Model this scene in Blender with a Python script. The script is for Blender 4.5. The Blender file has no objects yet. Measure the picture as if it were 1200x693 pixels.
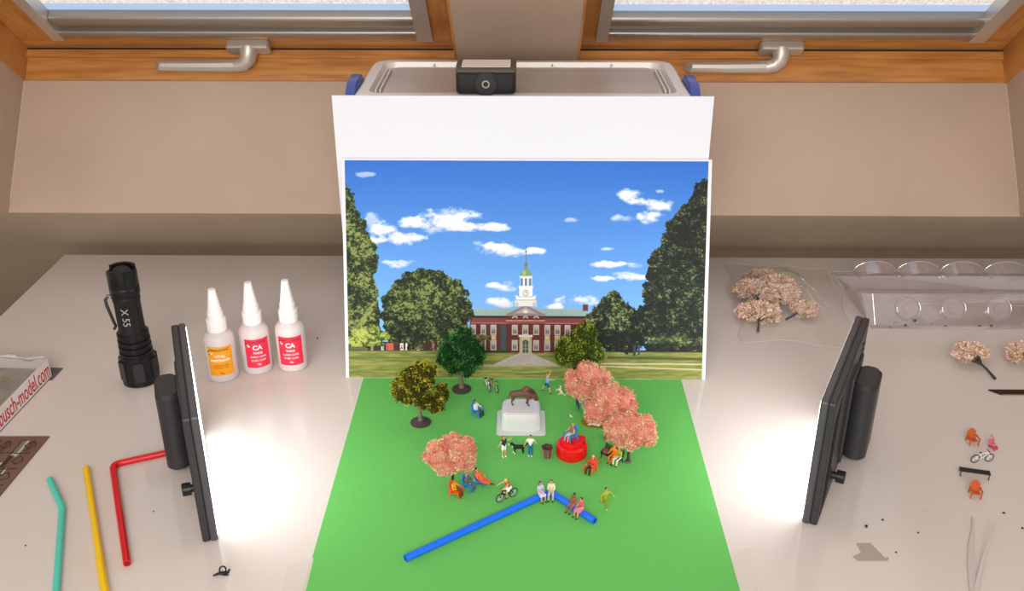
import bpy, math, random
import numpy as np
from mathutils import Vector, Matrix, noise
random.seed(7)
S = bpy.context.scene
COL = S.collection
TT = 740.0            # height of the table top above the floor, mm
MM = 0.001

# ------------------------------------------------------------------ camera
FPX = 1160.0; TH = math.radians(25.9); PSI = math.radians(0.62); HC = 477.0
cam = bpy.data.cameras.new('camera'); camo = bpy.data.objects.new('camera', cam); COL.objects.link(camo)
cam.sensor_width = 36.0; cam.sensor_fit = 'HORIZONTAL'; cam.lens = 36.0 * FPX / 1200.0
cam.clip_start = 0.01; cam.clip_end = 50
camo.location = (0, 0, (TT + HC) * MM)
camo.rotation_euler = (math.pi / 2 - TH, 0, PSI)
S.camera = camo

# ------------------------------------------------------------------ light
S.view_settings.view_transform = 'Standard'; S.view_settings.look = 'None'
S.view_settings.gamma = 1.0; S.view_settings.use_curve_mapping = False
S.view_settings.exposure = 0.0
W = bpy.data.worlds.new('world'); S.world = W; W.use_nodes = True
W.node_tree.nodes['Background'].inputs[0].default_value = (1.0, 0.93, 0.87, 1)
W.node_tree.nodes['Background'].inputs[1].default_value = 0.70
PANEL_L = 5.0         # radiance of the two light panels
BLIND_L = 0.80         # radiance of the daylit blinds
def area(name, loc, target, size, watt, col=(1, 1, 1)):
    l = bpy.data.lights.new(name, 'AREA'); l.shape = 'RECTANGLE'; l.size = size[0]; l.size_y = size[1]
    l.energy = watt; l.color = col
    o = bpy.data.objects.new(name, l); COL.objects.link(o); o.location = [c * MM for c in (loc[0], loc[1], loc[2] + TT)]
    d = Vector(target) - Vector(loc); o.rotation_euler = d.to_track_quat('-Z', 'Y').to_euler(); return o
# added fill light behind and above the camera, brightens the back wall and table
area('fill_lamp', (-100, -550, 760), (0, 950, 60), (0.9, 0.6), 15.0, (1.0, 0.93, 0.86))

# ------------------------------------------------------------------ pixel -> table helper (places things on real planes)
def _rot(v):
    c, s = math.cos(PSI), math.sin(PSI); return np.array([c * v[0] - s * v[1], s * v[0] + c * v[1], v[2]])
_f = _rot((0, math.cos(TH), -math.sin(TH))); _r = _rot((1, 0, 0)); _u = np.cross(_r, _f)
def G(px, py, z=0.0):
    d = _f * FPX + _r * (px - 600) - _u * (py - 346.5); t = (z - HC) / d[2]
    return float(d[0] * t), float(d[1] * t)

# ------------------------------------------------------------------ materials
def lin(c): return tuple((x / 255 / 12.92) if x / 255 <= 0.04045 else ((x / 255 + 0.055) / 1.055) ** 2.4 for x in c)
_M = {}
def mat(name, rgb, rough=0.6, metal=0.0, noise_amt=0.0, scale=300.0, bump=0.0, coat=0.0, emis=None, es=0.0, srgb=True, alpha=None, trans=0.0, sss=0.0, stretch=None, col2=None):
    if name in _M: return _M[name]
    m = bpy.data.materials.new(name); m.use_nodes = True; nt = m.node_tree; b = nt.nodes['Principled BSDF']
    c = lin(rgb) if srgb else rgb
    b.inputs['Base Color'].default_value = (*c, 1); b.inputs['Roughness'].default_value = rough
    b.inputs['Metallic'].default_value = metal; b.inputs['Coat Weight'].default_value = coat
    b.inputs['Transmission Weight'].default_value = trans
    if sss:
        b.inputs['Subsurface Weight'].default_value = sss; b.inputs['Subsurface Scale'].default_value = 0.004
    if emis:
        b.inputs['Emission Color'].default_value = (*emis, 1); b.inputs['Emission Strength'].default_value = es
    if noise_amt or bump:
        tc = nt.nodes.new('ShaderNodeTexCoord'); n = nt.nodes.new('ShaderNodeTexNoise')
        n.inputs['Scale'].default_value = scale; n.inputs['Detail'].default_value = 4
        if stretch:
            mp = nt.nodes.new('ShaderNodeMapping'); mp.inputs['Scale'].default_value = stretch
            nt.links.new(tc.outputs['Object'], mp.inputs[0]); nt.links.new(mp.outputs[0], n.inputs['Vector'])
        else: nt.links.new(tc.outputs['Object'], n.inputs['Vector'])
        if noise_amt:
            r = nt.nodes.new('ShaderNodeValToRGB')
            lo = tuple(x * (1 - noise_amt) for x in c) if col2 is None else lin(col2)
            hi = tuple(min(1, x * (1 + noise_amt)) for x in c) if col2 is None else c
            r.color_ramp.elements[0].color = (*lo, 1); r.color_ramp.elements[1].color = (*hi, 1)
            r.color_ramp.elements[0].position = 0.3; r.color_ramp.elements[1].position = 0.7
            nt.links.new(n.outputs['Fac'], r.inputs[0]); nt.links.new(r.outputs[0], b.inputs['Base Color'])
        if bump:
            bp = nt.nodes.new('ShaderNodeBump'); bp.inputs['Strength'].default_value = bump; bp.inputs['Distance'].default_value = 0.0005
            nt.links.new(n.outputs['Fac'], bp.inputs['Height']); nt.links.new(bp.outputs[0], b.inputs['Normal'])
    _M[name] = m; return m

def clear_mat(name, tint=(1, 1, 1), gloss=0.10, rough=0.05, milky=0.0, edge=0.45, bump=0.0, scale=200, milk=(235, 230, 228)):
    m = bpy.data.materials.new(name); m.use_nodes = True; nt = m.node_tree; nt.nodes.remove(nt.nodes['Principled BSDF'])
    out = nt.nodes['Material Output']
    tr = nt.nodes.new('ShaderNodeBsdfTransparent'); tr.inputs[0].default_value = (*tint, 1)
    gl = nt.nodes.new('ShaderNodeBsdfGlossy'); gl.inputs['Roughness'].default_value = rough
    df = nt.nodes.new('ShaderNodeBsdfDiffuse'); df.inputs[0].default_value = (*lin(milk), 1)
    lw = nt.nodes.new('ShaderNodeLayerWeight'); lw.inputs['Blend'].default_value = 0.35
    ma = nt.nodes.new('ShaderNodeMath'); ma.operation = 'MULTIPLY_ADD'
    ma.inputs[1].default_value = edge; ma.inputs[2].default_value = gloss
    nt.links.new(lw.outputs['Facing'], ma.inputs[0])
    mx = nt.nodes.new('ShaderNodeMixShader'); nt.links.new(ma.outputs[0], mx.inputs[0])
    m0 = nt.nodes.new('ShaderNodeMixShader'); m0.inputs[0].default_value = milky
    nt.links.new(tr.outputs[0], m0.inputs[1]); nt.links.new(df.outputs[0], m0.inputs[2])
    nt.links.new(m0.outputs[0], mx.inputs[1]); nt.links.new(gl.outputs[0], mx.inputs[2])
    nt.links.new(mx.outputs[0], out.inputs[0])
    if bump:
        tc = nt.nodes.new('ShaderNodeTexCoord'); n = nt.nodes.new('ShaderNodeTexNoise'); n.inputs['Scale'].default_value = scale
        bp = nt.nodes.new('ShaderNodeBump'); bp.inputs['Strength'].default_value = bump; bp.inputs['Distance'].default_value = 0.002
        nt.links.new(tc.outputs['Object'], n.inputs['Vector']); nt.links.new(n.outputs['Fac'], bp.inputs['Height'])
        nt.links.new(bp.outputs[0], gl.inputs['Normal']); nt.links.new(bp.outputs[0], lw.inputs['Normal'])
    return m

def attr_mat(name, rough=0.8, gain=1.0):
    m = bpy.data.materials.new(name); m.use_nodes = True; nt = m.node_tree; b = nt.nodes['Principled BSDF']
    a = nt.nodes.new('ShaderNodeAttribute'); a.attribute_name = 'Col'
    nt.links.new(a.outputs['Color'], b.inputs['Base Color']); b.inputs['Roughness'].default_value = rough
    return m
M_LEAF = attr_mat('foliage_flock', 0.85); M_LEAF.node_tree.nodes['Principled BSDF'].inputs['Specular IOR Level'].default_value = 0.15
M_PRINT = attr_mat('photo_paper', 0.5); M_PRINT.node_tree.nodes['Principled BSDF'].inputs['Specular IOR Level'].default_value = 0.2

# ------------------------------------------------------------------ mesh builder (mm)
class MB:
    def __init__(s): s.v = []; s.f = []; s.m = []; s.k = 0
    def add(s, vs, fs, mi=None):
        o = len(s.v); s.v += [tuple(p) for p in vs]; s.f += [tuple(i + o for i in f) for f in fs]; s.m += [s.k if mi is None else mi] * len(fs); return s
    def box(s, x0, x1, y0, y1, z0, z1, M=None):
        vs = [Vector((x, y, z)) for z in (z0, z1) for y in (y0, y1) for x in (x0, x1)]
        if M is not None: vs = [M @ v for v in vs]
        return s.add(vs, [(0, 2, 3, 1), (4, 5, 7, 6), (0, 1, 5, 4), (2, 6, 7, 3), (0, 4, 6, 2), (1, 3, 7, 5)])
    def rbox(s, x0, x1, y0, y1, z0, z1, r=2.0, n=4, axis='z', M=None):
        # box whose corners are rounded about an axis, plus a small chamfer at both ends
        a = {'z': (0, 1, 2), 'x': (1, 2, 0), 'y': (2, 0, 1)}[axis]
        lo = (x0, y0, z0); hi = (x1, y1, z1)
        u0, u1, w0, w1, t0, t1 = lo[a[0]], hi[a[0]], lo[a[1]], hi[a[1]], lo[a[2]], hi[a[2]]
        r = min(r, (u1 - u0) / 2 * .999, (w1 - w0) / 2 * .999); c = min(r * .35, (t1 - t0) * .3)
        def ring(rr, ins, t):
            P = []
            for cx, cy, a0 in ((u1 - r, w1 - r, 0), (u0 + r, w1 - r, 90), (u0 + r, w0 + r, 180), (u1 - r, w0 + r, 270)):
                for i in range(n + 1):
                    an = math.radians(a0 + 90 * i / n); q = [0, 0, 0]
                    q[a[0]] = cx + (r - ins) * math.cos(an); q[a[1]] = cy + (r - ins) * math.sin(an); q[a[2]] = t; P.append(Vector(q))
            return P
        rings = [ring(r, c, t0), ring(r, 0, t0 + c), ring(r, 0, t1 - c), ring(r, c, t1)]
        k = len(rings[0]); vs = [p for R in rings for p in R]
        if M is not None: vs = [M @ v for v in vs]
        fs = [(j * k + i, j * k + (i + 1) % k, (j + 1) * k + (i + 1) % k, (j + 1) * k + i) for j in range(3) for i in range(k)]
        fs += [tuple(range(k))[::-1], tuple(range(3 * k, 4 * k))]
        return s.add(vs, fs)
    def lathe(s, prof, n=24, M=None, cap=True):
        vs = []; fs = []
        for r, z in prof:
            for i in range(n):
                a = 2 * math.pi * i / n; vs.append(Vector((r * math.cos(a), r * math.sin(a), z)))
        for j in range(len(prof) - 1):
            for i in range(n): fs.append((j * n + i, j * n + (i + 1) % n, (j + 1) * n + (i + 1) % n, (j + 1) * n + i))
        if cap:
            fs.append(tuple(range(n))[::-1]); fs.append(tuple(range((len(prof) - 1) * n, len(prof) * n)))
        if M is not None: vs = [M @ v for v in vs]
        return s.add(vs, fs)
    def cyl(s, p, q, r0, r1=None, n=12):
        p = Vector(p); q = Vector(q); r1 = r0 if r1 is None else r1
        d = q - p; M = Matrix.Translation(p) @ d.to_track_quat('Z', 'Y').to_matrix().to_4x4()
        return s.lathe([(r0, 0), (r1, d.length)], n, M)
    def cap(s, p, q, r0, r1=None, n=12):   # tapered capsule with round ends
        p = Vector(p); q = Vector(q); r1 = r0 if r1 is None else r1
        d = q - p; L = d.length
        if L < 1e-6: return s.ball(p, (r0, r0, r0))
        M = Matrix.Translation(p) @ d.to_track_quat('Z', 'Y').to_matrix().to_4x4()
        pr = [(r0 * math.sin(a), -r0 * math.cos(a)) for a in (0.05, .5, 1.05)] + [(r0, 0), (r1, L)] + [(r1 * math.cos(a), L + r1 * math.sin(a)) for a in (.5, 1.05, 1.52)]
        return s.lathe(pr, n, M)
    def ball(s, c, r, n=14, M=None):
        if not hasattr(r, '__len__'): r = (r, r, r)
        T = Matrix.Translation(Vector(c)) @ (M if M is not None else Matrix()) @ Matrix.Diagonal((r[0], r[1], r[2], 1))
        h = n // 2
        return s.lathe([(max(.02, math.sin(math.pi * j / h)), -math.cos(math.pi * j / h)) for j in range(h + 1)], n, T)
    def tube(s, pts, r, n=8, closed=False):
        pts = [Vector(p) for p in pts]; rr = r if hasattr(r, '__len__') else [r] * len(pts); N = len(pts); vs = []; up = None
        for i, p in enumerate(pts):
            t = ((pts[(i + 1) % N] - pts[i - 1]) if closed else (pts[min(i + 1, N - 1)] - pts[max(i - 1, 0)])).normalized()
            if up is None:
                up = Vector((0, 0, 1)) if abs(t.z) < .9 else Vector((1, 0, 0))
            a = t.cross(up).normalized(); b = a.cross(t).normalized(); up = b
            for k in range(n):
                an = 2 * math.pi * k / n; vs.append(p + a * (rr[i] * math.cos(an)) + b * (rr[i] * math.sin(an)))
        fs = [((j % N) * n + k, (j % N) * n + (k + 1) % n, ((j + 1) % N) * n + (k + 1) % n, ((j + 1) % N) * n + k) for j in range(N if closed else N - 1) for k in range(n)]
        if not closed: fs += [tuple(range(n))[::-1], tuple(range((N - 1) * n, N * n))]
        return s.add(vs, fs)
    def prism(s, poly, z0, z1, M=None):
        n = len(poly); vs = [Vector((x, y, z0)) for x, y in poly] + [Vector((x, y, z1)) for x, y in poly]
        if M is not None: vs = [M @ v for v in vs]
        return s.add(vs, [tuple(range(n))[::-1], tuple(range(n, 2 * n))] + [(i, (i + 1) % n, n + (i + 1) % n, n + i) for i in range(n)])
    def build(s, name, mats, parent=None, loc=None, rz=0.0, ang=35, bevel=0.0):
        me = bpy.data.meshes.new(name); me.from_pydata([(x * MM, y * MM, z * MM) for x, y, z in s.v], [], s.f)
        if not isinstance(mats, (list, tuple)): mats = [mats]
        for m in mats: me.materials.append(m)
        if len(mats) > 1: me.polygons.foreach_set('material_index', s.m)
        me.polygons.foreach_set('use_smooth', [True] * len(me.polygons))
        me.update(); me.validate()
        me.set_sharp_from_angle(angle=math.radians(ang))
        o = bpy.data.objects.new(name, me); COL.objects.link(o)
        if parent is not None: o.parent = parent
        if loc is not None: o.location = (loc[0] * MM, loc[1] * MM, ((loc[2] if len(loc) > 2 else 0) + (0 if parent else TT)) * MM)
        elif parent is None: o.location = (0, 0, TT * MM)
        o.rotation_euler.z = math.radians(rz)
        if bevel:
            b = o.modifiers.new('bevel', 'BEVEL'); b.width = bevel * MM; b.segments = 2; b.limit_method = 'ANGLE'; b.angle_limit = math.radians(40)
        return o

def tag(o, label=None, cat=None, group=None, kind=None):
    if label: o['label'] = label
    if cat: o['category'] = cat
    if group: o['group'] = group
    if kind: o['kind'] = kind
    return o
def root(name, loc, rz=0, label=None, cat=None, group=None):
    o = bpy.data.objects.new(name, None); COL.objects.link(o); o.empty_display_size = 0.01
    o.location = (loc[0] * MM, loc[1] * MM, (loc[2] + TT) * MM); o.rotation_euler.z = math.radians(rz)
    return tag(o, label, cat, group)
def copy_tree(o, parent=None):
    c = o.copy(); COL.objects.link(c)
    if parent is not None: c.parent = parent
    for ch in [x for x in bpy.data.objects if x.parent == o]: copy_tree(ch, c)
    return c
def dup(o, loc, rz, label=None, group=None):
    c = copy_tree(o); c.location = (loc[0] * MM, loc[1] * MM, (loc[2] + TT) * MM); c.rotation_euler.z = math.radians(rz)
    return tag(c, label, None, group)

PENDING = []
def organic(mb, name, m, parent=None, loc=None, rz=0, voxel=0.25, smooth=3, marks=None, extra=()):
    o = mb.build(name, m, parent, loc, rz)
    r = o.modifiers.new('r', 'REMESH'); r.mode = 'VOXEL'; r.voxel_size = voxel * MM; r.use_smooth_shade = True
    s = o.modifiers.new('s', 'SMOOTH'); s.factor = .5; s.iterations = smooth
    PENDING.append((o, marks, [m] + list(extra))); return o
def flush():
    bpy.context.view_layer.update(); dg = bpy.context.evaluated_depsgraph_get(); new = []
    for o, marks, ms in PENDING: new.append(bpy.data.meshes.new_from_object(o.evaluated_get(dg)))
    for (o, marks, ms), me in zip(PENDING, new):
        o.modifiers.clear(); o.data = me; me.materials.clear()
        for m in ms: me.materials.append(m)
        if marks:
            mi = [0] * len(me.polygons)
            for i, p in enumerate(me.polygons):
                c = p.center / MM
                for k, (q, rad) in enumerate(marks):
                    if (c - q).length < rad: mi[i] = 1 + min(k // 2, len(ms) - 2)
            me.polygons.foreach_set('material_index', mi)
        me.polygons.foreach_set('use_smooth', [True] * len(me.polygons))
    PENDING.clear()

def text(body, size, M, m, parent, name='lettering', wrap=None, extrude=0.05, align='CENTER', spacing=1.0, name_kind=None, bold=0.0, sx=1.0):
    c = bpy.data.curves.new(name, 'FONT'); c.body = body; c.size = size; c.extrude = extrude; c.align_x = align; c.align_y = 'CENTER'
    c.space_character = spacing; c.offset = bold; c.resolution_u = 3
    t = bpy.data.objects.new(name, c); COL.objects.link(t); bpy.context.view_layer.update()
    me = bpy.data.meshes.new_from_object(t.evaluated_get(bpy.context.evaluated_depsgraph_get()))
    bpy.data.objects.remove(t)
    for v in me.vertices:
        p = Vector((v.co.x * sx, v.co.y, v.co.z))
        if wrap:                      # bend round a cylinder of radius wrap; letters face -y
            a = p.x / wrap; rr = wrap + p.z
            p = Vector((rr * math.sin(a), -rr * math.cos(a), p.y))
        v.co = (M @ p) * MM
    me.materials.clear(); me.materials.append(m)
    o = bpy.data.objects.new(name, me); COL.objects.link(o); o.parent = parent
    return o

# ================================================================== THE ROOM
AL = math.radians(38)
O0 = Vector((0, 1094, 210)); UV = Vector((0, -math.cos(AL), math.sin(AL))); NV = Vector((0, -math.sin(AL), -math.cos(AL)))
WM = Matrix.Translation(O0) @ Matrix((Vector((1, 0, 0)), UV, NV)).transposed().to_4x4()   # x right, y up the roof, z into the room
X0, X1, P0, P1 = -557, 535, -69, 57
plaster = mat('painted_plaster', (184, 162, 144), 0.75, noise_amt=0.05, scale=9, bump=0.12)
plaster2 = mat('painted_slope_plaster', (176, 160, 140), 0.8, noise_amt=0.05, scale=9, bump=0.1)
pine = mat('varnished_pine', (206, 146, 80), 0.35, noise_amt=0.3, scale=14, stretch=(1.2, 12, 12), coat=0.25, col2=(170, 110, 54))
pine_v = mat('varnished_pine_upright', (206, 146, 80), 0.35, noise_amt=0.3, scale=14, stretch=(12, 1.5, 1.5), coat=0.25, col2=(172, 112, 56))
alu = mat('anodised_aluminium', (165, 158, 150), 0.38, 0.75)
alu_l = mat('brushed_aluminium_light', (205, 200, 195), 0.35, 0.6)
def struct(name, mb, m, **k): return tag(mb.build(name, m, **k), kind='structure')
struct('wall_back', MB().box(X0, X1, -14, 0, -1, 153.7, WM), plaster)
for q in ((-1500, 1500, -900, -.2), (-1500, X0 - 14.5, -.1, 1250), (X1 + 14.5, 1500, -.1, 1250), (X0, X1, 816, 1250)): struct('ceiling', MB().box(*q, 138.5, 153.5, WM), plaster2)
struct('wall_left', MB().box(X0 - 14, X0 - .2, 0, 800, -60, 153.2, WM), plaster)
struct('wall_right', MB().box(X1 + .2, X1 + 14, 0, 800, -60, 153.2, WM), plaster)
struct('trim_1', MB().box(P0, P1, 0, 815, -60, 0, WM), plaster)
struct('trim_2', MB().box(X0, X1, 800, 815, -60, 153, WM), plaster)
b = MB().box(-1500, 1500, 1600, 1620, -740, -380); struct('wall_rear', b, plaster2)
struct('floor', MB().box(-1600, 1600, -1500, 1700, -760, -740), mat('floor_laminate', (150, 128, 104), 0.5, noise_amt=0.1, scale=6))

def blind_mat():
    m = bpy.data.materials.new('daylit_blind_fabric'); m.use_nodes = True; nt = m.node_tree; b = nt.nodes['Principled BSDF']
    tc = nt.nodes.new('ShaderNodeTexCoord'); mp = nt.nodes.new('ShaderNodeMapping'); mp.inputs['Scale'].default_value = (2.2, 1.0, 1.0)
    n = nt.nodes.new('ShaderNodeTexNoise'); n.inputs['Scale'].default_value = 160; n.inputs['Detail'].default_value = 5
    r = nt.nodes.new('ShaderNodeValToRGB'); r.color_ramp.elements[0].position = .32; r.color_ramp.elements[1].position = .68
    r.color_ramp.elements[0].color = (.62, .56, .52, 1); r.color_ramp.elements[1].color = (1, .97, .93, 1)
    nt.links.new(tc.outputs['Object'], mp.inputs[0]); nt.links.new(mp.outputs[0], n.inputs['Vector']); nt.links.new(n.outputs['Fac'], r.inputs[0])
    b.inputs['Base Color'].default_value = (.3, .3, .3, 1); b.inputs['Roughness'].default_value = .9
    nt.links.new(r.outputs[0], b.inputs['Emission Color']); b.inputs['Emission Strength'].default_value = BLIND_L
    return m
M_BLIND = blind_mat()
M_HEM = mat('daylit_blind_hem', (110, 120, 135), 0.9, emis=(.52, .66, .92), es=BLIND_L * .95)
M_GASK = mat('dark_gasket', (40, 30, 22), .7)
for n, (a, c, al, ar) in enumerate(((X0, P0, 43, 29), (P1, X1, 22, 35)), 1):
    w = tag(root('window_%d' % n, (0, 0, 0)), kind='structure')
    f = MB()                                       # fixed frame lining the opening, stepped at the bottom
    f.box(a, c, -16, .0, -60, .5, WM); f.box(a, c, 0, 2.5, -26, 0, WM); f.box(a, c, 0, 5.5, -60, -26, WM)
    f.build('window_frame', pine, w)
    f = MB(); f.box(a - (12 if n == 1 else 0), a + 2.5, 0, 800, -60, .2, WM); f.box(c - 2.5, c + (12 if n == 2 else 0), 0, 800, -60, .2, WM); f.build('side_jamb', pine_v, w)
    f = MB(); f.box(a + 3, c - 3, 3, 6.5, -37, -35, WM); f.build('gasket', M_GASK, w)
    s = MB(); s.box(a + 3, c - 3, 6.5, 30, -60, -38, WM); s.box(a + al, c - ar, 26, 31, -60, -37, WM); so = s.build('sash', pine, w)
    s = MB(); s.box(a + 3, a + al, 30, 790, -60, -38.2, WM); s.box(c - ar, c - 3, 30, 790, -60, -38.2, WM); s.build('sash_stile', pine_v, w)
    s = MB(); s.rbox(a + al + 12, c - ar - 15, 33, 46, -52, -34, 3, 4, 'x', WM); s.box(a + al + 12, c - ar - 15, 46, 56, -52, -42, WM); s.rbox(a + al + 12, c - ar - 15, 56, 73, -52, -36, 5, 4, 'x', WM)
    s.build('bottom_rail', alu, w)
    s = MB(); s.box(a + al, a + al + 13, 30, 790, -55, -33, WM); s.box(c - ar - 17, c - ar, 30, 790, -55, -33, WM); s.build('side_rail', alu_l, w)
    s = MB(); s.box(a + al, c - ar, 86, 790, -50, -48, WM); s.build('blind', M_BLIND, w)
    s = MB(); s.box(a + al, c - ar, 73, 86, -50.5, -47.5, WM); s.build('blind_hem', M_HEM, w)
    s = MB(); s.box(a + al, c - ar, 30, 790, -59, -56, WM); s.build('pane', clear_mat('window_glass_%d' % n), w)

# window handles: satin metal plate and lever
satin = mat('satin_nickel', (200, 192, 184), 0.38, 0.55)
def handle(xc, lever_to, label):
    r = root('window_handle', (xc, 0, 0), 0, label, 'window handle', 'window handles')
    r.location = (WM @ Vector((xc, 17, -38))) * MM + Vector((0, 0, TT * MM)); r.rotation_euler = (WM.to_3x3().to_euler())
    MB().rbox(-24, 24, -9, 9, 0, 10, 4, 4).build('mounting_plate', satin, r)
    MB().box(-14, 16, -13, -6, 0, 8).build('latch_housing', satin, r, bevel=1)
    s = 1 if lever_to > 0 else -1
    l = MB(); l.tube([(0, 0, 6), (0, -1, 12), (s * -1.5, -4, 18), (s * -7, -7, 22.5), (s * -16, -8, 24)], [10.5, 10, 9, 8, 7.2], 14)
    l.tube([(s * -12, -8, 23.7), (s * -60, -8.5, 24), (s * -98, -8, 24), (s * -102, -5, 25)], [7.2, 6.8, 6.2, 5.6], 10)
    l.build('lever', satin, r, bevel=0); return r
handle(-303, 1, 'satin metal lever handle under the left roof window')
handle(284, 1, 'satin metal lever handle under the right roof window')

# ================================================================== TABLE AND FLAT SHEETS
def table_material():
    m = mat('glossy_white_laminate', (232, 222, 214), 0.10, coat=0.0)
    nt = m.node_tree; b = nt.nodes['Principled BSDF']
    tc = nt.nodes.new('ShaderNodeTexCoord'); n = nt.nodes.new('ShaderNodeTexNoise'); n.inputs['Scale'].default_value = 5; n.inputs['Detail'].default_value = 5
    mp = nt.nodes.new('ShaderNodeMapping'); mp.inputs['Scale'].default_value = (1, 3, 1)
    r = nt.nodes.new('ShaderNodeValToRGB'); r.color_ramp.elements[0].position = .62; r.color_ramp.elements[1].position = .80
    r.color_ramp.elements[0].color = (*lin((216, 208, 204)), 1); r.color_ramp.elements[1].color = (*lin((214, 200, 178)), 1)
    nt.links.new(tc.outputs['Object'], mp.inputs[0]); nt.links.new(mp.outputs[0], n.inputs['Vector']); nt.links.new(n.outputs['Fac'], r.inputs[0]); nt.links.new(r.outputs[0], b.inputs['Base Color'])
    n2 = nt.nodes.new('ShaderNodeTexNoise'); n2.inputs['Scale'].default_value = 12; n2.inputs['Detail'].default_value = 6
    r2 = nt.nodes.new('ShaderNodeMapRange'); r2.inputs[1].default_value = .35; r2.inputs[2].default_value = .7; r2.inputs[3].default_value = .07; r2.inputs[4].default_value = .16
    nt.links.new(tc.outputs['Object'], n2.inputs['Vector']); nt.links.new(n2.outputs['Fac'], r2.inputs[0]); nt.links.new(r2.outputs[0], b.inputs['Roughness'])
    return m
M_TABLE = table_material()
t = root('table', (0, 0, 0), 0, 'white glossy work table with the little park scene on it', 'table')
MB().rbox(-552, 720, 230, 1090, -28, 0, 3, 3).build('tabletop', M_TABLE, t)
tl = mat('grey_powder_coat', (150, 148, 146), .5)
for x in (-500, 670):
    for y in (280, 1040): MB().box(x - 20, x + 20, y - 20, y + 20, -740, -28).build('leg', tl, t, bevel=2)

gp = MB(); gp.box(-148.5, 150, 381, 802.6, 0.02, 0.35)
tag(gp.build('paper_sheet', mat('green_craft_paper', (98, 188, 90), 0.9, noise_amt=0.05, scale=900, bump=0.2)), 'bright green craft paper sheet forming the lawn of the park', 'paper')

white_card = mat('white_card', (222, 224, 236), 0.7)
c = MB(); c.box(-169.5, 169.5, 866, 867.5, 20, 253)
tag(c.build('card_sheet', mat('white_card', (240, 240, 244))), 'blank white card sheet upright behind the campus photo print', 'card')

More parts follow.
